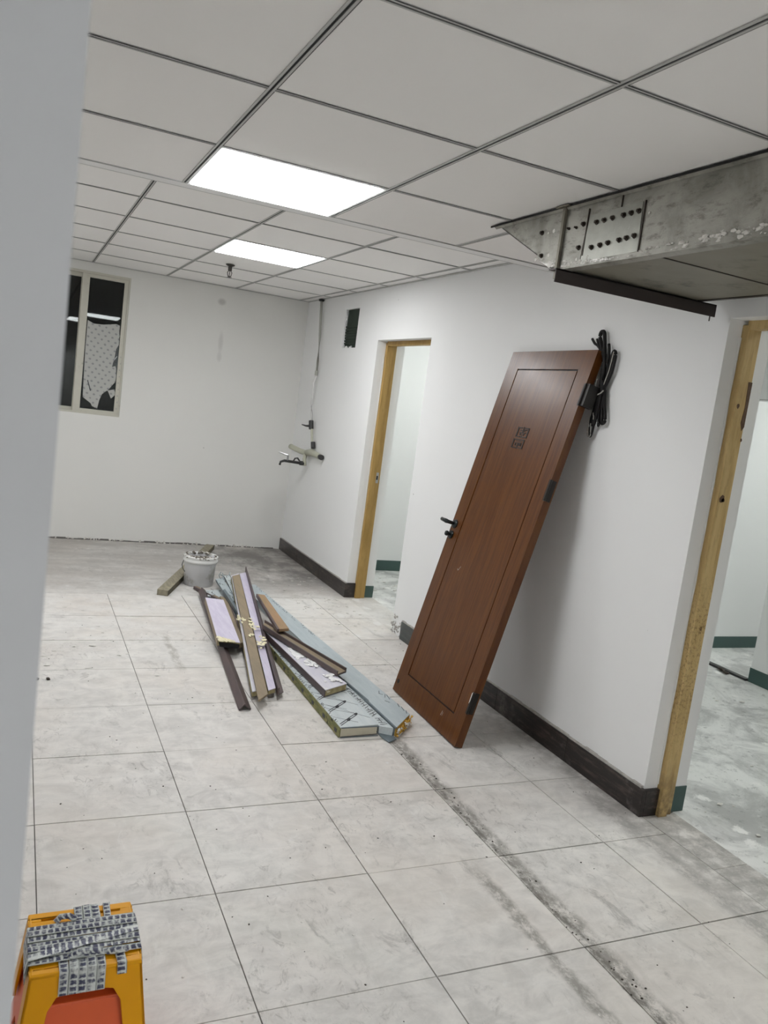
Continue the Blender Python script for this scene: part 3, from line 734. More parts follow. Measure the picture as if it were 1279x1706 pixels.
# handle set on a rose plate
hp = MB(); hp.lathe((-DT - .0, .683, .942), [(.024, 0), (.024, -.006), (.020, -.010), (.012, -.012)], 20, 'X'); hp.lathe((-DT, .686, .882), [(.022, 0), (.022, -.006), (.019, -.009)], 20, 'X')
hr = hp.build('handle_rose', 'blackmetal', ld, local=True, smooth=False)
MB().tube([(-DT - .008, .683, .942), (-DT - .045, .683, .942), (-DT - .054, .690, .942), (-DT - .055, .705, .943), (-DT - .054, .742, .944)], [.009, .010, .012, .011, .010], 12).build('lever', 'blackmetal', ld, local=True, smooth=True)
MB().lathe((-DT - .008, .686, .882), [(.007, 0), (.007, -.014), (.013, -.016), (.014, -.022), (.012, -.028), (.006, -.030)], 16, 'X').build('thumb_turn', 'blackmetal', ld, local=True)
# hinges on the right edge
for b0, b1, w in ((1.635, 1.737, .006), (1.183, 1.282, .010), (.160, .262, .009)):
    mb = MB(); lb(mb, -.003, .012, b0, b1, DT - .03, DT + .0012)
    mb.tube([(-DT - .003, -.006, b0), (-DT - .003, -.006, b1)], .006, 10)
    if b0 > 1.6: mb.box(-DT - .002, .012, -.034, -.003, b0, b1)
    h = mb.build('hinge', 'hingemetal', ld, local=True)
mb = MB(); mb.poly([(-DT - .0016, .004, .262), (-DT - .0016, .012, .255), (-DT - .0016, .011, .205), (-DT - .0016, .004, .222)], (-.0006, 0, 0))
tag(mb.build('paper_scrap', 'rim', ld, local=True), 'white scrap on the bottom hinge')
mb = MB(); mb.lathe((-DT - .0008, .690, .056), [(.012, 0), (.012, .004)], 14, 'X'); mb.build('knot_hole', 'groove', ld, local=True)
mb = MB()
for pts in ([(.508, .735), (.500, .728), (.4965, .731), (.484, .752)], [(.20, .07), (.193, .095)], [(.187, .072), (.186, .09)]):
    mb.tube([(-DT + .0001, a, b) for a, b in pts], .0012, 4)
mb.build('scratch', 'string', ld, local=True)

# ---- bundle of flat cables hung behind the top corner of the door
cb = empty('cable_bundle', (2.355, 2.95, 1.47), 'bundle of black flat cable tied with string behind the leaning door', 'cable')
def strand(pts, r=.0055, m='cable', name='cable_strand', x=2.352, fl=(1.0, .55)):
    P = []
    pp = [Vector((q[2] if len(q) > 2 else x, q[0], q[1])) for q in pts]
    n = len(pp)       # Catmull-Rom
    for i in range(n - 1):
        p0, p1, p2, p3 = pp[max(i - 1, 0)], pp[i], pp[i + 1], pp[min(i + 2, n - 1)]
        for k in range(5):
            t = k / 5
            P.append(.5 * ((2 * p1) + (-p0 + p2) * t + (2 * p0 - 5 * p1 + 4 * p2 - p3) * t * t + (-p0 + 3 * p1 - 3 * p2 + p3) * t ** 3))
    P.append(pp[-1])
    return MB().tube(P, r, 7).build(name, m, cb, smooth=True)
strand([(2.93, 1.60), (2.955, 1.70), (2.962, 1.82), (2.992, 1.872), (3.014, 1.915), (3.011, 1.938), (2.992, 1.938), (2.980, 1.905), (2.968, 1.855), (2.950, 1.76), (2.935, 1.66)], .009)
strand([(3.079, 1.912), (3.055, 1.890), (3.022, 1.873), (2.964, 1.81), (2.955, 1.70), (2.945, 1.60), (2.930, 1.53)], .006, x=2.360)
strand([(3.028, 1.908), (3.004, 1.872), (2.962, 1.82), (2.95, 1.72), (2.94, 1.62)], .005, x=2.347)
strand([(2.947, 1.885), (2.936, 1.85), (2.925, 1.78), (2.925, 1.68), (2.915, 1.60)], .007)
strand([(2.935, 1.67), (2.905, 1.74), (2.892, 1.79), (2.889, 1.835), (2.897, 1.853), (2.909, 1.845), (2.914, 1.80), (2.922, 1.74), (2.940, 1.66)], .0075)
strand([(2.960, 1.69), (2.975, 1.62), (2.985, 1.54), (2.975, 1.478), (2.965, 1.478), (2.958, 1.53), (2.950, 1.66)], .0055)
strand([(2.922, 1.68), (2.905, 1.61), (2.888, 1.555), (2.894, 1.538), (2.906, 1.54), (2.920, 1.60), (2.935, 1.68)], .0075)
strand([(2.945, 1.67), (2.95, 1.60), (2.955, 1.53), (2.945, 1.53), (2.935, 1.60), (2.93, 1.67)], .0075, x=2.342)
strand([(2.935, 1.72), (2.932, 1.60), (2.925, 1.535), (2.921, 1.522), (2.916, 1.532)], .005, x=2.347)
strand([(2.955, 1.84), (2.935, 1.74), (2.925, 1.66)], .010, x=2.345)
for pts in ([(3.012, 1.678), (2.990, 1.665), (2.962, 1.657), (2.930, 1.664), (2.910, 1.678)],):
    strand(pts, .003, 'string', 'tie_string', 2.334)
strand([(2.972, 1.655), (2.983, 1.58), (2.990, 1.53), (2.984, 1.478), (2.970, 1.470), (2.962, 1.482), (2.974, 1.53)], .0022, 'string', 'pale_wire', 2.345)
strand([(2.970, 1.73), (2.974, 1.70), (2.969, 1.66)], .0022, 'string', 'pale_wire', 2.338)
strand([(2.893, 1.85), (2.903, 1.77), (2.922, 1.71), (2.927, 1.66)], .0022, 'string', 'pale_wire', 2.342)
strand([(2.955, 1.578), (2.950, 1.566), (2.946, 1.562), (2.946, 1.548)], .002, 'string', 'pale_wire', 2.334)

# ---- air duct with riveted plates
DX0, DX1, DZ = 1.63, 2.255, 2.020
du = empty('air_duct', (1.94, 0, DZ), 'dented galvanised air duct hanging below the ceiling at right', 'duct')
YD = 2.385
mb = MB()     # visible side: tapers up to a tip
mb.poly([(DX0, -.4, DZ), (DX0, YD, DZ), (DX0, 2.80, HN - .004), (DX0, -.4, HN - .004)], (.003, 0, 0))
mb.build('side_sheet', 'duct', du)
mb = MB(); mb.poly([(DX1, -.4, DZ), (DX1, YD, DZ), (DX1, 2.80, HN - .004), (DX1, -.4, HN - .004)], (-.003, 0, 0))
mb.build('side_sheet', 'duct', du)
mb = MB(); mb.poly([(DX0, YD, DZ), (DX1, YD, DZ), (DX1, 2.80, HN - .004), (DX0, 2.80, HN - .004)], (0, 0, .003))
mb.build('end_sheet', 'duct', du)
mb = MB(); mb.box(DX0 + .002, DX1 - .002, 1.93, YD - .02, DZ, DZ + .003); mb.box(DX0 + .002, DX1 - .002, -.4, 1.926, DZ + .001, DZ + .004)
mb.build('underside_sheet', 'ductbot', du)
mb = MB()     # folded bottom lip and top flange
mb.poly([(DX0 - .003, -.4, DZ - .004), (DX0 + .035, -.4, DZ - .006), (DX0 + .035, -.4, DZ - .002), (DX0 - .003, -.4, DZ + .012)], (0, YD + .39, 0))
mb.build('bottom_lip', 'duct', du)
mb = MB()
mb.poly([(DX0 - .012, -.4, HN - .002), (DX0 - .012, -.4, HN - .005), (DX0 - .002, -.4, HN - .012), (DX0, -.4, HN - .002)], (0, 3.22, 0))
mb.build('top_flange', 'duct', du)
MB().box(DX0 - .0165, DX0 - .0125, -.4, 2.84, HN - .006, HN).build('shadow_gap', 'slot', du)
mb = MB(); mb.box(DX1 - .012, DX1 + .006, -.4, 2.35, DZ - .003, DZ + .003)
mb.box(DX0 + .01, DX1, 1.926, 1.932, DZ - .0015, DZ + .001)
mb.build('seam_edge', 'bolt', du)
pl = MB().poly([(DX0, 1.980, DZ + .013), (DX0, 1.990, 2.178), (DX0, 2.236, 2.176), (DX0, 2.252, DZ + .012)], (-.0025, 0, 0)).build('bolted_plate', 'plate', du)
p2 = MB().poly([(DX0, 2.256, DZ + .012), (DX0, 2.245, 2.190), (DX0, 2.512, 2.190), (DX0, 2.505, DZ + .045), (DX0, 2.43, DZ + .012)], (-.002, 0, 0)).build('bolted_plate', 'duct', du)
mb = MB()
mb.box(DX0 - .004, DX0, 2.243, 2.247, DZ + .03, 2.198); mb.build('dark_joint', 'bolt', du); mb = MB(); mb.box(DX0 - .004, DX0, 1.976, 1.980, DZ + .012, 2.180); j0 = mb
mb = MB(); mb.box(DX0 - .0035, DX0, 2.085, 2.088, 2.178, 2.215); mb.build('dark_joint', 'bolt', du); mb = j0
mb.build('dark_joint', 'bolt', du)
def bolt(y, z, par, r=.0085):
    mb = MB(); mb.lathe((DX0 - .002, y, z), [(r, 0), (r, -.003), (r * .7, -.004), (r * .62, -.010), (r * .3, -.011)], 8, 'X')
    mb.build('bolt', 'bolt', par)
for k, y in enumerate((2.000, 2.033, 2.067, 2.118, 2.158, 2.195)): bolt(y, 2.152 - .0008 * k, pl)
for k, y in enumerate((2.003, 2.037, 2.070, 2.122, 2.160, 2.202)): bolt(y, 2.081 - .002 * k, pl)
for y, z in ((2.263, 2.152), (2.300, 2.146), (2.340, 2.148), (2.497, 2.155), (2.270, 2.078), (2.480, 2.075)): bolt(y, z, p2, .0085 if y in (2.263, 2.497, 2.270, 2.480) else .005)
mb = MB()
for y, z, r in ((2.428, 2.153, .007), (2.46, 2.15, .004), (2.438, 2.072, .007), (2.515, 2.066, .007), (2.425, 2.04, .012), (1.955, 2.140, .004)):
    MB().lathe((DX0 - .0015, y, z), [(r, 0), (r, -.0012)], 10, 'X').build('washer', 'plaster', p2)
mb = MB()    # crusts of plaster along the lower edge
for k in range(120):
    y = random.choice([random.uniform(1.2, 2.02), random.uniform(2.2, 2.40), random.uniform(1.2, 1.8)])
    mb.blob((DX0 - .001, y, DZ + random.uniform(.002, .026)), random.uniform(.002, .008), 1, .45, (.6, 1.6, .9))
tag(mb.build('plaster_crust', 'plaster', du), kind='stuff')
# hanger: rod and angle bar under the duct end
MB().box(DX0 - .014, DX0 - .004, 2.362, 2.374, 1.985, HN - .002).box(DX0 - .026, DX0 + .002, 2.335, 2.40, HN - .006, HN - .001).build('hanger_rod', 'ductbot', du)
mb = MB()
mb.hexa([(1.600, 2.338, 1.970), (2.330, 2.338, 1.972), (2.330, 2.342, 1.972), (1.600, 2.342, 1.970)], [(1.600, 2.338, 2.014), (2.330, 2.338, 2.016), (2.330, 2.342, 2.016), (1.600, 2.342, 2.014)])
mb.hexa([(1.600, 2.338, 2.010), (2.330, 2.338, 2.012), (2.330, 2.380, 2.012), (1.600, 2.380, 2.010)], [(1.600, 2.338, 2.0155), (2.330, 2.338, 2.0165), (2.330, 2.380, 2.0165), (1.600, 2.380, 2.0155)])
mb.lathe((2.312, 2.345, 1.955), [(.0025, 0), (.0025, .02)], 6)
tag(mb.build('hanger_bar', 'bar', du), 'dark steel angle bar carrying the duct end')

# ---- sprinkler head
sp = empty('sprinkler_head', (1.312, 5.953, 2.25), 'small dark fire sprinkler head hanging from the raised ceiling', 'sprinkler')
sx, sy = 1.312, 5.953
MB().lathe((sx, sy, HF - .001), [(.032, 0), (.032, -.004), (.022, -.010), (.012, -.014)], 20).build('ceiling_rose', 'sprink', sp)
MB().lathe((sx, sy, HF - .014), [(.012, 0), (.014, -.004), (.014, -.026), (.010, -.032)], 12).build('body', 'sprink', sp)
MB().tube([(sx - .008, sy, HF - .044), (sx - .016, sy, HF - .056), (sx - .012, sy, HF - .078), (sx, sy, HF - .086)], .003, 6).tube([(sx + .008, sy, HF - .044), (sx + .016, sy, HF - .056), (sx + .012, sy, HF - .078), (sx, sy, HF - .086)], .003, 6).tube([(sx, sy, HF - .046), (sx, sy, HF - .084)], .0028, 6).build('yoke_arm', 'sprink', sp)
MB().lathe((sx, sy, HF - .086), [(.006, 0), (.017, -.001), (.017, -.003), (.004, -.005)], 12).build('deflector', 'sprink', sp)

# ---- water pipe and tap in the corner
wp = empty('water_pipe', (2.34, 6.75, .9), 'thin water pipe with a tap on the wall by the corner', 'water pipe')
px_ = 2.350
MB().tube([(px_, 6.915, HF - .002), (px_, 6.88, 2.16), (px_, 6.845, 2.008), (px_, 6.822, 1.80), (px_, 6.820, 1.69)], [.012, .0115, .011, .010, .009], 10).build('pipe', 'hose', wp, smooth=True)
MB().lathe((px_, 6.915, HF - .022), [(.02, 0), (.024, .004), (.024, .018), (.018, .020)], 12).build('ceiling_collar', 'darkmetal', wp)
MB().lathe((px_, 6.820, 1.665), [(.012, 0), (.015, .003), (.015, .04), (.011, .044)], 10).build('coupling', 'hose', wp)
MB().tube([(px_, 6.820, 1.67), (px_ - .01, 6.832, 1.60), (px_ - .006, 6.830, 1.52), (px_ - .014, 6.822, 1.42), (px_ - .006, 6.805, 1.34), (px_ - .006, 6.775, 1.27)], .0085, 8).build('flexible_hose', 'rim', wp, smooth=True)
MB().tube([(px_ - .012, 6.775, 1.27), (px_ - .012, 6.750, 1.20)], .021, 12).tube([(px_ - .012, 6.757, 1.225), (px_ - .055, 6.78, 1.222), (px_ - .085, 6.80, 1.228)], [.012, .008, .004], 8).build('valve', 'darkmetal', wp)
MB().tube([(px_ - .006, 6.745, 1.20), (px_ - .006, 6.695, 1.075)], .011, 8).build('riser', 'ppr', wp)
MB().tube([(px_, 6.692, 1.090), (px_, 6.670, 1.040)], .020, 12).build('nut', 'darkmetal', wp)
MB().tube([(px_ - .002, 6.44, .985), (px_ - .002, 6.56, .993), (px_ - .002, 6.68, 1.000), (px_ - .006, 6.80, .985)], [.022, .024, .030, .028], 12, flat=(1, 1)).build('tee_pipe', 'ppr', wp, smooth=True)
MB().tube([(px_ - .002, 6.425, .985), (px_ - .002, 6.465, .987)], .023, 12).build('end_cap', 'darkmetal', wp)
MB().tube([(px_ - .006, 6.78, .985), (px_ - .03, 6.90, .985), (px_ - .075, 7.00, 1.005), (px_ - .085, 7.04, 1.01)], [.022, .024, .024, .024], 12).build('branch_pipe', 'ppr', wp, smooth=True)
MB().tube([(2.335, 6.80, .98), (2.325, 6.795, .93), (2.325, 6.785, .90), (2.33, 6.780, .87)], [.018, .017, .018, .016], 10).build('elbow', 'ppr', wp, smooth=True)
tp = MB().tube([(2.325, 6.785, .890), (2.285, 6.80, .889)], .020, 10).tube([(2.285, 6.80, .889), (2.20, 6.83, .892)], .0125, 10).tube([(2.20, 6.83, .892), (2.160, 6.845, .893), (2.130, 6.855, .880), (2.125, 6.857, .850)], [.013, .012, .010, .010], 10).build('tap', 'darkmetal', wp, smooth=True)
MB().tube([(2.185, 6.835, .90), (2.185, 6.835, .945)], .010, 8).tube([(2.185, 6.835, .945), (2.15, 6.85, .952), (2.105, 6.865, .965)], [.009, .008, .006], 8).build('tap_lever', 'chrome', tp)
MB().tube([(2.285, 6.80, .905), (2.265, 6.807, .93), (2.245, 6.815, .925), (2.235, 6.818, .90)], .007, 8).build('bracket_loop', 'darkmetal', tp)

# ---- bucket
bx, by = 1.300, 5.868
bk = empty('plaster_bucket', (bx, by, 0), 'white plastic bucket crusted with dried plaster at the rim', 'bucket')
MB().lathe((bx, by, 0), [(.100, 0), (.106, .003), (.1165, .190), (.1165, .21), (.112, .21), (.110, .19), (.102, .012), (.02, .010)], 40).build('body', 'bucket', bk, smooth=True)
MB().lathe((bx, by, 0), [(.1165, .172), (.124, .174), (.126, .190), (.122, .194), (.122, .210), (.126, .216), (.122, .222), (.114, .222), (.1135, .176)], 40).build('rim', 'rim', bk, smooth=True)
mb = MB()
mb.lathe((bx, by, .185), [(.112, 0), (.108, .006), (.06, .003), (.01, .008)], 28)
for k in range(150):
    a = random.uniform(0, 6.283); r = .113 * math.sqrt(random.random()) if k % 2 else random.uniform(.106, .122)
    h = .192 + (.022 if r > .104 else 0) + random.uniform(-.004, .008)
    mb.blob((bx + r * math.cos(a), by + r * math.sin(a), h), random.uniform(.004, .014), 1, .45, (1, 1, .6))
tag(mb.build('plaster_crust', 'crust', bk), 'speckled brown and cream crust', kind='stuff')
MB().tube([(bx - .124, by + .0, .180), (bx - .137, by - .02, .150), (bx - .134, by - .05, .125), (bx - .122, by - .07, .11)], .003, 6).build('wire_handle', 'darkmetal', bk)

# ---- rectangular tube lying behind the bucket
q = [(1.632, 7.19, .041), (1.695, 7.155, .041), (1.018, 5.50, .041), (.951, 5.538, .041)]
st = empty('rectangular_tube', (1.32, 6.3, 0), 'weathered hollow rectangular tube lying on the floor behind the bucket', 'tube')
MB().prof(q, [(0, 0), (1, 0), (1, -.04), (0, -.04), (0, -.036), (.05, -.036), (.05, -.004), (0, -.004)]).prof(q, [(.06, -.0042), (.94, -.0042), (.94, -.0358), (.06, -.0358)][:2] + [(.95, -.004), (.05, -.004)]).prof(q, [(.95, -.003), (1, -.003), (1, -.037), (.95, -.037)]).prof(q, [(0, -.003), (.05, -.003), (.05, -.037), (0, -.037)]).prof(q, [(0, -.036), (1, -.036), (1, -.04), (0, -.04)]).build('shell', 'stripwood', st)
def shrink(q, e):
    v = [Vector(a) for a in q]; d = (v[0] - v[3]).normalized() * e; d2 = (v[1] - v[2]).normalized() * e
    return [v[0] - d, v[1] - d2, v[2] + d2, v[3] + d]
MB().prof(shrink(q, .012), [(.06, -.005), (.94, -.005), (.94, -.035), (.06, -.035)]).build('dark_hollow', 'blackhole', st)

# ---- scrap pile
def plank(name, label, cat, quad, parts, group='scrap strips in the pile on the floor'):
    zmin = min(p[2] for p in quad)
    c = sum((Vector(p) for p in quad), Vector()) / 4
    e = empty(name, (c.x, c.y, max(0, zmin - .05)), label, cat, group)
    for nm, m, sec, sh in parts:
        MB().prof(shrink(quad, sh) if sh else quad, sec).build(nm, m, e)
    return e
def sand(t, skin, core, left=None, sk=.0035, back='brown'):
    P = [('top_skin', skin, [(0, 0), (1, 0), (1, -sk), (0, -sk)], 0), ('foam_core', core, [(.02, -sk), (.98, -sk), (.98, -t + .003), (.02, -t + .003)], .001),
         ('bottom_skin', back, [(0, -t + .003), (1, -t + .003), (1, -t), (0, -t)], .002)]
    if left: P.append(('edge_strip', left, [(-.02, -.002), (.02, -.002), (.02, -t), (-.02, -t)], .001))
    return P
# K: printed film panel, front right
K = [(1.400, 4.40, .05), (1.605, 4.40, .05), (1.587, 3.166, .05), (1.396, 3.154, .05)]
pk = plank('sandwich_panel', 'flat panel strip under black-printed pale blue film, cream end towards the viewer', 'panel', K, sand(.047, 'film', 'creamend', 'greenedge'))
def kp(u, v, z=.0502):        # u metres from the near end, v 0..1 across
    n = Vector(K[3]).lerp(Vector(K[2]), v); f = Vector(K[0]).lerp(Vector(K[1]), v)
    r = n + (f - n).normalized() * u; return (r.x, r.y, z)
mb = MB()
def line(a, b, w, z=.0502, f=kp):
    A, B = Vector(f(*a)), Vector(f(*b)); A.z = B.z = z
    d = (B - A); n = Vector((-d.y, d.x, 0)).normalized() * w / 2
    mb.poly([A - n, B - n, B + n, A + n], (0, 0, .0005))
for k in range(8):
    u0 = .02 + k * .152
    for o_ in (0, .016):
        line((u0 + o_, .06), (u0 + .105 + o_, .70), .0042)
    line((u0 + .044, .33), (u0 + .070, .42), .014)
    line((u0 + .100, .64), (u0 + .122, .72), .010)
    line((u0 + .20, .04), (u0 + .112, .70), .0016); line((u0 + .10, .02), (u0 + .02, .55), .0012); line((u0 + .24, .1), (u0 + .06, .95), .001)
for k in range(60):
    u0 = random.uniform(.0, 1.1); line((u0, .0), (u0 + random.uniform(.006, .02), random.uniform(.03, .09)), .0018)
tag(mb.build('printed_lines', 'ink', pk), 'black printed line pattern', kind='stuff')
mb = MB()
for k in range(7):
    p_ = kp(.03 + k * .16, -.02); MB().box(p_[0] - .0012, p_[0] + .002, p_[1], p_[1] + .028, .012, .03).build('edge_print_mark', 'ink', pk)
MB().box(1.400, 1.585, 3.150, 3.1535, .046, .0505).box(1.400, 1.585, 3.150, 3.1535, .002, .005).build('metal_lip', 'greytape', pk)
# L: long blue-grey panel with amber core
Lq = [(1.570, 5.673, .052), (1.684, 5.704, .052), (1.795, 3.262, .052), (1.656, 3.119, .052)]
pL = plank('sandwich_panel', 'longest blue-grey panel strip, torn amber foam core at its near end', 'panel', Lq, [('top_skin', 'bluegrey', [(0, 0), (1, 0), (1, -.003), (0, -.003)], 0), ('covered_core', 'bluegrey', [(.01, -.003), (.99, -.003), (.99, -.046), (.01, -.046)], .012), ('bottom_skin', 'rim', [(0, -.046), (1.02, -.046), (1.02, -.050), (0, -.050)], .002)])
MB().prof([lp0 for lp0 in (Vector(Lq[3]).lerp(Vector(Lq[0]), .012), Vector(Lq[2]).lerp(Vector(Lq[1]), .012), Vector(Lq[2]), Vector(Lq[3]))], [(.02, -.003), (.99, -.003), (.99, -.046), (.02, -.046)]).build('foam_core', 'foamy', pL)
def lp(u, v, z=.0525):
    n = Vector(Lq[3]).lerp(Vector(Lq[2]), v); f = Vector(Lq[0]).lerp(Vector(Lq[1]), v)
    r = n + (f - n).normalized() * u; return (r.x, r.y, z)
MB().tube([lp(.0, .0, .050), lp(.3, .0, .052), lp(.32, .03, .054), lp(.62, .0, .050)], .006, 6, flat=(1, .6)).build('tape_band', 'greytape', pL)
mb = MB()
for u0, v0, du_, dv in ((.30, .75, .02, .12), (.27, .85, .03, -.10), (.24, .80, .02, .14), (.20, .9, .05, .08), (.22, .66, -.04, .10), (.05, .93, .04, .06), (.10, .92, .03, .07), (.02, .9, .02, .1)):
    line((u0, v0), (u0 + du_, v0 + dv), .003, .0525, lp)
for k in range(50):
    u0 = random.uniform(1.2, 2.4); line((u0, random.uniform(.82, .98)), (u0 + random.uniform(-.02, .03), random.uniform(.8, 1.0)), .0022, .0525, lp)
tag(mb.build('printed_lines', 'ink', pL), 'black printed strokes', kind='stuff')
mb = MB()    # rumpled foam and foil at the torn end
for k in range(60):
    a = random.random(); pnt = Vector((1.656, 3.119, 0)).lerp(Vector((1.80, 3.262, 0)), a)
    mb.mi = 0 if random.random() < .7 else 1
    mb.blob((pnt.x + .004, pnt.y - .008, random.uniform(.006, .045)), random.uniform(.003, .0075), 1, .5)
tag(mb.build('torn_foam', ['foamy', 'rim'], pL), 'ragged amber foam', kind='stuff')
# T: film-covered tray between the two panels
Tq = [(1.560, 3.72, .050), (1.668, 3.78, .012), (1.652, 3.10, .006), (1.600, 3.085, .006)]
tr = empty('metal_tray', (1.63, 3.4, 0), 'narrow film-covered metal tray between the two long panels', 'tray')
MB().poly([(1.592, 3.12, .003), (1.606, 3.072, .003), (1.655, 3.100, .003), (1.650, 3.80, .003), (1.612, 3.80, .003)], (0, 0, .004)).build('tray_floor', 'greytape', tr)
MB().hexa([(1.596, 3.17, .007), (1.648, 3.135, .007), (1.628, 3.75, .007), (1.612, 3.75, .007)], [(1.594, 3.17, .040), (1.650, 3.135, .043), (1.630, 3.75, .043), (1.610, 3.75, .040)]).build('film_fold', 'film', tr)
mb = MB()
for k in range(22):
    y = 3.18 + k * .024; x0 = 1.600 + random.uniform(0, .008)
    a = random.choice([0, 1, 2])
    A = Vector((x0, y, .0432)); B = Vector((1.640 - (y - 3.17) * .03, y + random.uniform(-.03, .03), .0452))
    d = B - A; n = Vector((-d.y, d.x, 0)).normalized() * .0014
    mb.poly([A - n, B - n, B + n, A + n], (0, 0, .0006))
    if a: 
        A2 = A.lerp(B, .5); B2 = A2 + Vector((0, .02, 0)); n = Vector((.0014, 0, 0)); mb.poly([A2 - n, B2 - n, B2 + n, A2 + n], (0, 0, .0006))
tag(mb.build('printed_lines', 'ink', tr), 'black printed strokes', kind='stuff')
# J: lavender panel on K
J = [(1.398, 4.42, .094), (1.460, 4.40, .094), (1.590, 3.583, .088), (1.446, 3.504, .088)]
pj = plank('sandwich_panel', 'short lavender panel strip with white smears resting on the printed one', 'panel', J, sand(.035, 'lavwhite', 'foam', 'brown'))
# I: U channel
I = [(1.378, 4.42, .135), (1.419, 4.518, .135), (1.640, 3.725, .118), (1.568, 3.675, .118)]
plank('channel_strip', 'tan U-shaped channel strip with brown lips lying across the lavender panel', 'channel', I, [('web', 'tan', [(.10, -.014), (.90, -.014), (.90, -.018), (.10, -.018)], 0), ('channel_lip', 'brown', [(0, 0), (.10, 0), (.10, -.026), (0, -.026)], 0), ('channel_lip', 'brown', [(.90, 0), (1, 0), (1, -.026), (.90, -.026)], 0), ('bottom', 'brown', [(.1, -.018), (.9, -.018), (.9, -.026), (.1, -.026)], .001)])
H = [(1.508, 5.02, .160), (1.548, 5.0, .160), (1.500, 4.300, .150), (1.440, 4.290, .150)]
plank('wooden_board', 'short orange-tan board with a dark left edge, on top of the channel strip', 'board', H, [('board_face', 'tanred', [(0, 0), (1, 0), (1, -.016), (0, -.016)], 0), ('dark_edge', 'brown', [(-.22, -.001), (0, 0), (0, -.020), (-.22, -.020)], -.001)])
# A: dark angle strip at the left
A = [(1.233, 5.535, .055), (1.290, 5.590, .055), (1.083, 3.500, .032), (1.022, 3.495, .032)]
plank('angle_strip', 'long dark brown angle strip, leftmost in the pile', 'strip', A, [('angle_face', 'brown', [(0, -.026), (.42, 0), (.50, -.001), (.50, -.008), (.40, -.008), (.08, -.030)], 0), ('angle_face', 'brown', [(.50, -.001), (1, -.024), (.95, -.030), (.5, -.008)], .0)])
# C: thin strip crossing behind
C_ = [(1.232, 5.707, .020), (1.260, 5.737, .020), (1.4136, 5.25, .024), (1.373, 5.22, .024)]
plank('thin_strip', 'thin dark-edged strip crossing under the far end of the angle strip', 'strip', C_, [('face', 'tan', [(.35, 0), (1, 0), (1, -.012), (.35, -.012)], 0), ('dark_edge', 'brown', [(0, .004), (.35, .004), (.35, -.014), (0, -.014)], 0)])
# B: short lavender panel at left
B = [(1.202, 5.172, .088), (1.311, 5.122, .088), (1.207, 4.248, .084), (1.092, 4.291, .084)]
pb = plank('sandwich_panel', 'short lavender panel strip with a torn black end beside the dark angle strip', 'panel', B, sand(.034, 'lav', 'foam', 'tan') + [('near_end_crust', 'blackhole', [(.04, -.010), (.98, -.010), (.94, -.034), (.10, -.034)], -.010)])
mb = MB()
for k in range(70):
    a = random.random() ** 1.6; mb.blob((1.10 + a * .075, 4.285 + random.uniform(-.012, .07 * (1 - a)) - a * .02, .086), random.uniform(.004, .012), 1, .4, (1, 1.3, .5))
tag(mb.build('torn_foam', 'foamblob', pb), 'cream torn foam', kind='stuff')
B2 = [(1.330, 5.30, .066), (1.372, 5.24, .066), (1.262, 4.345, .058), (1.218, 4.303, .058)]
plank('wooden_board', 'narrow tan board squeezed against the right side of the short lavender panel', 'board', B2, [('board_face', 'tan', [(0, 0), (.8, 0), (.8, -.03), (0, -.03)], 0), ('dark_edge', 'brown', [(.8, .003), (1, .003), (1, -.05), (.8, -.05)], -.001)])
# D, F: long lavender strips; E tan board between; G dark flange
D = [(1.485, 5.655, .125), (1.560, 5.736, .125), (1.170, 3.640, .047), (1.113, 3.612, .047)]
plank('sandwich_panel', 'long lavender panel strip left of the pointed tan board', 'panel', D, sand(.030, 'lavwhite', 'foam', None))
F = [(1.562, 5.715, .128), (1.619, 5.761, .128), (1.240, 3.646, .050), (1.195, 3.617, .050)]
pf = plank('sandwich_panel', 'long lavender panel strip right of the pointed tan board', 'panel', F, sand(.026, 'lav', 'foam', None))
E_ = [(1.472, 5.574, .142), (1.540, 5.636, .142), (1.172, 3.531, .062), (1.107, 3.477, .062)]
E2 = [Vector(v) for v in E_]
mb = MB()
quad = [E2[0], E2[1], Vector((1.170, 3.545, .062)), Vector((1.105, 3.470, .062))]
pe = empty('wooden_board', (1.3, 4.5, .05), 'long tan board cut to a point, lying on the lavender strips', 'board', 'scrap strips in the pile on the floor')
MB().prof(quad, [(0, 0), (1, 0), (1, -.010), (0, -.010)]).build('board_face', 'tan', pe)
G = [(1.628, 5.81, .160), (1.640, 5.825, .160), (1.258, 3.620, .066), (1.238, 3.600, .066)]
plank('angle_strip', 'long dark brown flange strip, right edge of the bundle of long strips', 'strip', G, [('flange', 'brown', [(0, 0), (.6, 0), (.6, -.040), (0, -.040)], 0), ('foot', 'brown', [(.6, -.036), (2.2, -.036), (2.2, -.040), (.6, -.040)], 0)])
mb = MB()
for cx, cy, n_, sx_, sy_ in ((1.30, 4.62, 16, .022, .10), (1.345, 4.52, 22, .026, .12), (1.285, 4.33, 7, .018, .035), (1.31, 4.20, 12, .02, .07), (1.335, 4.25, 10, .016, .06)):
    for k in range(n_):
        x = random.gauss(cx, sx_ * .5); y = random.gauss(cy, sy_ * .5)
        z = .062 + (y - 3.5) * .0382 + .004
        mb.blob((x + (y - cy) * .17, y, z), random.uniform(.005, .013), 1, .45, (1, 1.2, .35))
o = tag(mb.build('foam_blobs', 'foamblob'), 'cream lumps of dried foam stuck on the long strips', 'foam', kind='stuff')
mb = MB()
for cx, cy, n_ in ((1.500, 3.90, 34), (1.475, 4.00, 26), (1.525, 3.66, 16)):
    for k in range(n_):
        mb.blob((random.gauss(cx, .016), random.gauss(cy, .035), .0935), random.uniform(.008, .018), 1, .4, (1, 1.2, .28))
tag(mb.build('plaster_smear', 'trimw', pj), 'white plaster smear', kind='stuff')
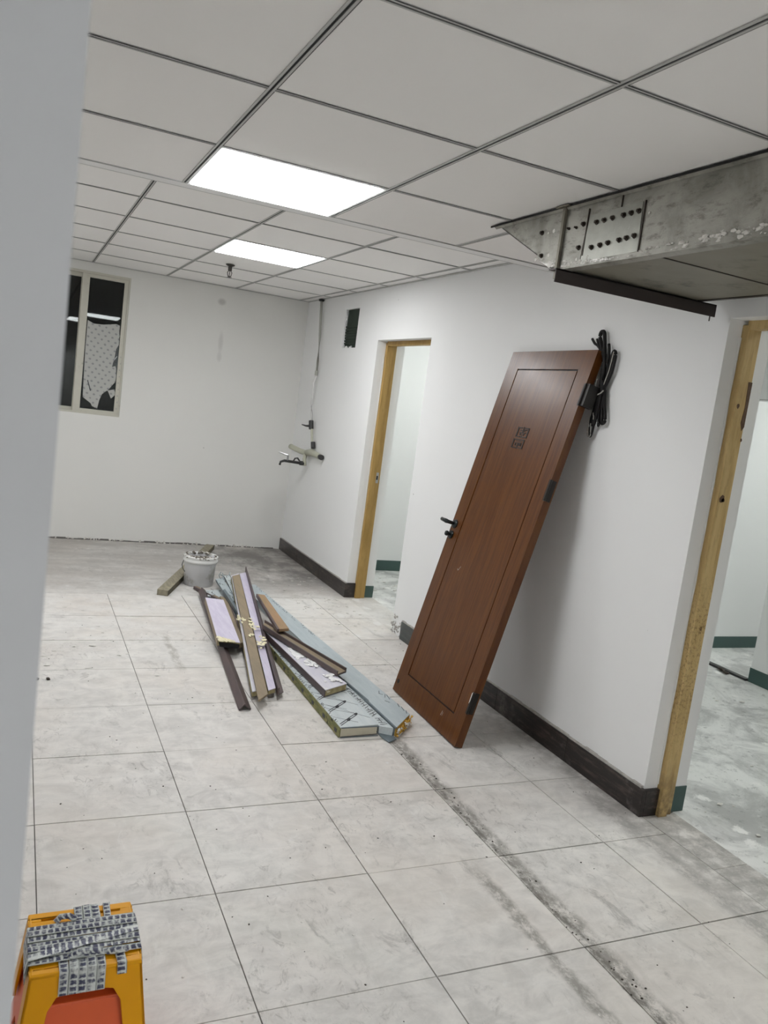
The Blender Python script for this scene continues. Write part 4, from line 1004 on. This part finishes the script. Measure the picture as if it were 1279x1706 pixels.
# back jumble
for nm, lb_, q, mt in (('film_scrap', 'flat pale blue film-covered scrap at the back of the pile', [(1.30, 5.61, .022), (1.50, 5.66, .022), (1.479, 5.40, .022), (1.285, 5.46, .022)], 'film'),
                       ('panel_offcut', 'blue-grey panel offcut at the back of the pile, left of the long strips', [(1.395, 5.74, .075), (1.452, 5.78, .075), (1.436, 5.20, .062), (1.372, 5.16, .062)], 'bluegrey'),
                       ('panel_offcut', 'narrow pale offcut at the back of the pile touching the long strips', [(1.470, 5.80, .088), (1.512, 5.82, .088), (1.47, 5.36, .080), (1.425, 5.32, .080)], 'film')):
    e = plank(nm, lb_, 'scrap', q, [('top_face', mt, [(0, 0), (1, 0), (1, -.004), (0, -.004)], 0), ('underside', 'greytape', [(.02, -.004), (.98, -.004), (.98, -.018), (.02, -.018)], .001)])
    mb = MB()
    for k in range(16):
        s_, t_ = random.random(), random.random()
        a_ = Vector(q[0]).lerp(Vector(q[1]), s_); b_ = Vector(q[3]).lerp(Vector(q[2]), s_); A_ = a_.lerp(b_, t_); B_ = A_ + Vector((random.uniform(-.02, .02), random.uniform(-.05, .05), 0))
        A_.z += .0008; B_.z = A_.z; d = B_ - A_; n = Vector((-d.y, d.x, 0)).normalized() * .0022
        mb.poly([A_ - n, B_ - n, B_ + n, A_ + n], (0, 0, .0005))
    tag(mb.build('printed_lines', 'ink', e), kind='stuff')
M4 = [(1.355, 5.335, .100), (1.375, 5.360, .100), (1.362, 4.86, .085), (1.338, 4.83, .085)]
plank('thin_strip', 'thin dark strip jammed between the short panel and the long strips', 'strip', M4, [('face', 'greytape', [(0, 0), (1, 0), (1, -.03), (0, -.03)], 0)])
mb = MB()
for k in range(9):
    x, y = random.uniform(1.47, 1.55), random.uniform(5.78, 5.92)
    mb.tube([(x, y, .03), (x + random.uniform(-.03, .03), y + random.uniform(-.02, .04), .06), (x + random.uniform(-.05, .05), y + random.uniform(-.03, .05), .085)], .004, 5)
for k in range(14):
    mb.blob((random.uniform(1.455, 1.56), random.uniform(5.78, 5.90), .02 + random.random() * .04), random.uniform(.012, .022), 1, .5, (1, 1, .6))
tag(mb.build('crumpled_film', 'bluegrey'), 'crumpled blue-grey film poking out at the back of the pile', 'film', kind='stuff')

# ---- floor debris
mb = MB()
def crumb(x, y, r, sq=(1, 1, .5)):
    if .93 < x < 1.9 and 3.05 < y < 5.95 and x > .93 + (5.95 - y) * .0: return
    if 2.33 < x < 2.61: return
    mb.blob((x, y, r * .35), r, 1, .4, sq)
for k in range(150): crumb(random.uniform(.15, 2.33), random.uniform(1.2, 5.5), random.uniform(.0012, .0035))
for k in range(60): crumb(random.gauss(1.64, .02), random.uniform(1.3, 3.1), random.uniform(.0015, .004))
tag(mb.build('dark_crumbs', 'bolt'), 'tiny dark crumbs scattered over the floor tiles', 'debris', kind='stuff')
mb = MB()
for k in range(170): crumb(random.uniform(.15, 2.33), random.uniform(1.2, 5.6), random.uniform(.0012, .004), (1.2, 1.2, .4))
for k in range(120): crumb(random.uniform(1.8, 2.33), random.uniform(4.7, 6.2), random.uniform(.002, .009), (1.6, 1, .3))
for k in range(30): crumb(random.uniform(.2, .75), random.uniform(3.9, 5.2), random.uniform(.003, .010), (2, 1, .2))
tag(mb.build('loose_crumbs', 'plaster'), 'white plaster crumbs scattered over the tiled floor', 'debris', kind='stuff')
mb = MB()
for k in range(90): crumb(random.uniform(2.6, 3.6), random.uniform(4.9, 6.5), random.uniform(.003, .012), (1.6, 1, .3))
for k in range(90): crumb(random.uniform(2.6, 4.4), random.uniform(1.4, 4.2), random.uniform(.003, .012), (1.6, 1, .3))
tag(mb.build('loose_crumbs', 'plaster'), 'white plaster crumbs on the floor of the side rooms', 'debris', kind='stuff')
for x, y, r, lb_ in ((.165, 3.953, .012, 'dark lump on the floor tight against the left pillar'), (.215, 3.955, .010, 'dark lump on the floor a hand right of the pillar edge')):
    mb = MB(); mb.blob((x, y, r * .5), r, 1, .3, (1, 1.4, .6)); tag(mb.build('rubble_lump', 'bolt'), lb_, 'rubble')

# ---- stools, nested and bound with tape
S0, S1, SY0, SY1, SZ = .0945, .311, 1.566, 1.768, .280
def stool_shell(name, m, x0, x1, y0, y1, ztop, zbot, flare, arch_top, archw, par, th=.006):
    """four flared sides, each with an arch opening"""
    def off(z): return flare * (ztop - z)
    def side(P):       # P(u, z): point on the side
        mb = MB(); N_ = 10
        u0, u1 = .5 - archw / 2, .5 + archw / 2
        def arch(k):   # k 0..1 across the opening
            u = u0 + (u1 - u0) * k; e = min(k, 1 - k) / .18
            z = arch_top if e >= 1 else arch_top - .030 * (1 - math.sqrt(max(0, 1 - (1 - e) ** 2)))
            return u, z
        cols = [(0, zbot), (u0 * .98, zbot)]
        top = [P(0, ztop - .004)]
        outl = [P(0, ztop - .004), P(1, ztop - .004), P(1, zbot), P(u1 + .03, zbot)]
        for k in range(N_, -1, -1): outl.append(P(*arch(k / N_)))
        outl += [P(u0 - .03, zbot), P(0, zbot)]
        return outl
    def P_front(u, z): o = off(z); return Vector((x0 - o + (x1 - x0 + 2 * o) * u, y0 - o, z))
    def P_back(u, z): o = off(z); return Vector((x1 + o - (x1 - x0 + 2 * o) * u, y1 + o, z))
    def P_left(u, z): o = off(z); return Vector((x0 - o, y1 + o - (y1 - y0 + 2 * o) * u, z))
    def P_right(u, z): o = off(z); return Vector((x1 + o, y0 - o + (y1 - y0 + 2 * o) * u, z))
    for P, nv in ((P_front, (0, th, 0)), (P_back, (0, -th, 0)), (P_left, (th, 0, 0)), (P_right, (-th, 0, 0))):
        MB().poly(side(P), nv).build(name, m, par, bevel=.0015)
ys_ = empty('stool', ((S0 + S1) / 2, (SY0 + SY1) / 2, .0), 'yellow plastic stool with its seat bound in printed tape, on top of the red one', 'stool')
mb = MB(); zt, zb = SZ, SZ - .008     # seat plate with real slots
def strip(y0, y1, holes=()):
    xs_ = [S0]; 
    for a, b in holes: xs_ += [a, b]
    xs_.append(S1)
    for i in range(0, len(xs_), 2): mb.box(xs_[i], xs_[i + 1], y0, y1, zb, zt)
strip(SY0, 1.582); strip(1.582, 1.586, [(.122, .150), (.262, .290)]); strip(1.586, 1.715); strip(1.715, 1.719, [(.120, .160)]); strip(1.719, 1.738); strip(1.738, 1.748, [(.120, .285)]); strip(1.748, SY1)
bmesh.ops.remove_doubles(mb.bm, verts=mb.bm.verts[:], dist=.0002)
mb.build('seat', 'yellow', ys_, bevel=.003)
stool_shell('side_panel', 'yellow', S0, S1, SY0, SY1, SZ, .10, .12, .232, .60, ys_, .007)
# rolled edge bead around the seat
MB().tube([(S0 + .004, SY0 + .004, SZ - .006), (S1 - .004, SY0 + .004, SZ - .006), (S1 - .004, SY1 - .004, SZ - .006), (S0 + .004, SY1 - .004, SZ - .006)], .007, 8, closed=True).build('seat_rim', 'yellow', ys_, smooth=True)
rs = empty('stool', ((S0 + S1) / 2, (SY0 + SY1) / 2, 0), 'orange-red plastic stool nested underneath the yellow stool', 'stool')
rx0, rx1, ry0, ry1 = S0 + .008, S1 - .008, SY0 + .009, SY1 - .012
MB().box(rx0, rx1, ry0, ry1, .194, .202).build('seat', 'red', rs, bevel=.003)
stool_shell('side_panel', 'red', rx0, rx1, ry0, ry1, .202, .0, .19, .085, .5, rs, .006)
# tape: loops across the seat (along x) and over the front and back edges (along y)
def loop_x(y0, y1, dy, z, drop=.035):
    mb = MB(); t = .0008; o = .0015
    for (ax, az, bx2, bz, sy) in ((S0 - .006 - o, SZ - drop, S0 - .001 - o, z, 0), (S0 - .001 - o, z, (S0 + S1) / 2, z + .001, 0), ((S0 + S1) / 2, z + .001, S1 + .001 + o, z, dy), (S1 + .001 + o, z, S1 + .006 + o, SZ - drop, dy)):
        f = lambda x: dy * (x - S0) / (S1 - S0)
        mb.hexa([(ax, y0 + f(ax), az), (bx2, y0 + f(bx2), bz), (bx2, y1 + f(bx2), bz), (ax, y1 + f(ax), az)], [(ax, y0 + f(ax), az + t), (bx2, y0 + f(bx2), bz + t), (bx2, y1 + f(bx2), bz + t), (ax, y1 + f(ax), az + t)])
        if abs(ax - bx2) < .01:
            s = -1 if ax < .2 else 1
            mb.hexa([(ax, y0 + f(ax), az), (ax + s * t, y0 + f(ax), az), (ax + s * t, y1 + f(ax), az), (ax, y1 + f(ax), az)], [(bx2, y0 + f(ax), bz), (bx2 + s * t, y0 + f(ax), bz), (bx2 + s * t, y1 + f(ax), bz), (bx2, y1 + f(ax), bz)])
    return mb.build('tape_strip', 'tapex', ys_)
yy = 1.592
for k in range(7):
    w = .0195; loop_x(yy, yy + w, random.uniform(.0, .008), SZ + .0045 + (k % 3) * .0018); yy += .0172
loop_x(1.600, 1.620, .05, SZ + .0095, .02)
def loop_y(x0, x1, front, z, dx=0, inner=1.62, drop=.046):
    mb = MB(); t = .0009
    if front: P = [(inner, z), (SY0 - .0015, z), (SY0 - .001 - .0075, SZ - drop)]
    else: P = [(inner, z), (SY1 + .0015, z), (SY1 + .0085, SZ - drop)]
    for i in range(2):
        (ya, za), (yb, zb_) = P[i], P[i + 1]; d = dx if i == 0 else 0
        off = (0, 0, t) if i == 0 else (0, -t if front else t, 0)
        mb.poly([(x0 + (dx if i == 0 else 0), ya, za), (x1 + (dx if i == 0 else 0), ya, za), (x1, yb, zb_), (x0, yb, zb_)], off)
    return mb.build('tape_strip', 'tapey', ys_)
for k, x in enumerate((.150, .168, .186, .204, .221)): loop_y(x, x + .0185, True, SZ + .0020 + (k % 2) * .0015, random.uniform(-.004, .003))
loop_y(.262, .281, True, SZ + .0022, -.004, drop=.018)
for k, x in enumerate((.188, .206, .222, .250)): loop_y(x, x + (.0185 if k < 3 else .015), False, SZ + .0020 + (k % 2) * .0015, random.uniform(-.003, .004), 1.70, .03)
mb = MB()      # twisted ends of tape poking out of the wrapping
mb.tube([(.148, 1.722, SZ + .004), (.158, 1.728, SZ + .012), (.175, 1.726, SZ + .013), (.190, 1.720, SZ + .006)], .008, 7, flat=(1, .7))
mb.build('tape_knot', 'tapex', ys_); mb = MB()
mb.tube([(.170, 1.598, SZ + .006), (.190, 1.604, SZ + .012), (.215, 1.606, SZ + .010), (.235, 1.604, SZ + .006)], .008, 7, flat=(1, .6))
mb.build('tape_knot', 'tapex', ys_); mb = MB()
mb.tube([(.245, 1.600, SZ + .006), (.262, 1.594, SZ + .009), (.285, 1.600, SZ + .006)], .008, 7, flat=(1, .6))
mb.build('tape_knot', 'tapex', ys_)
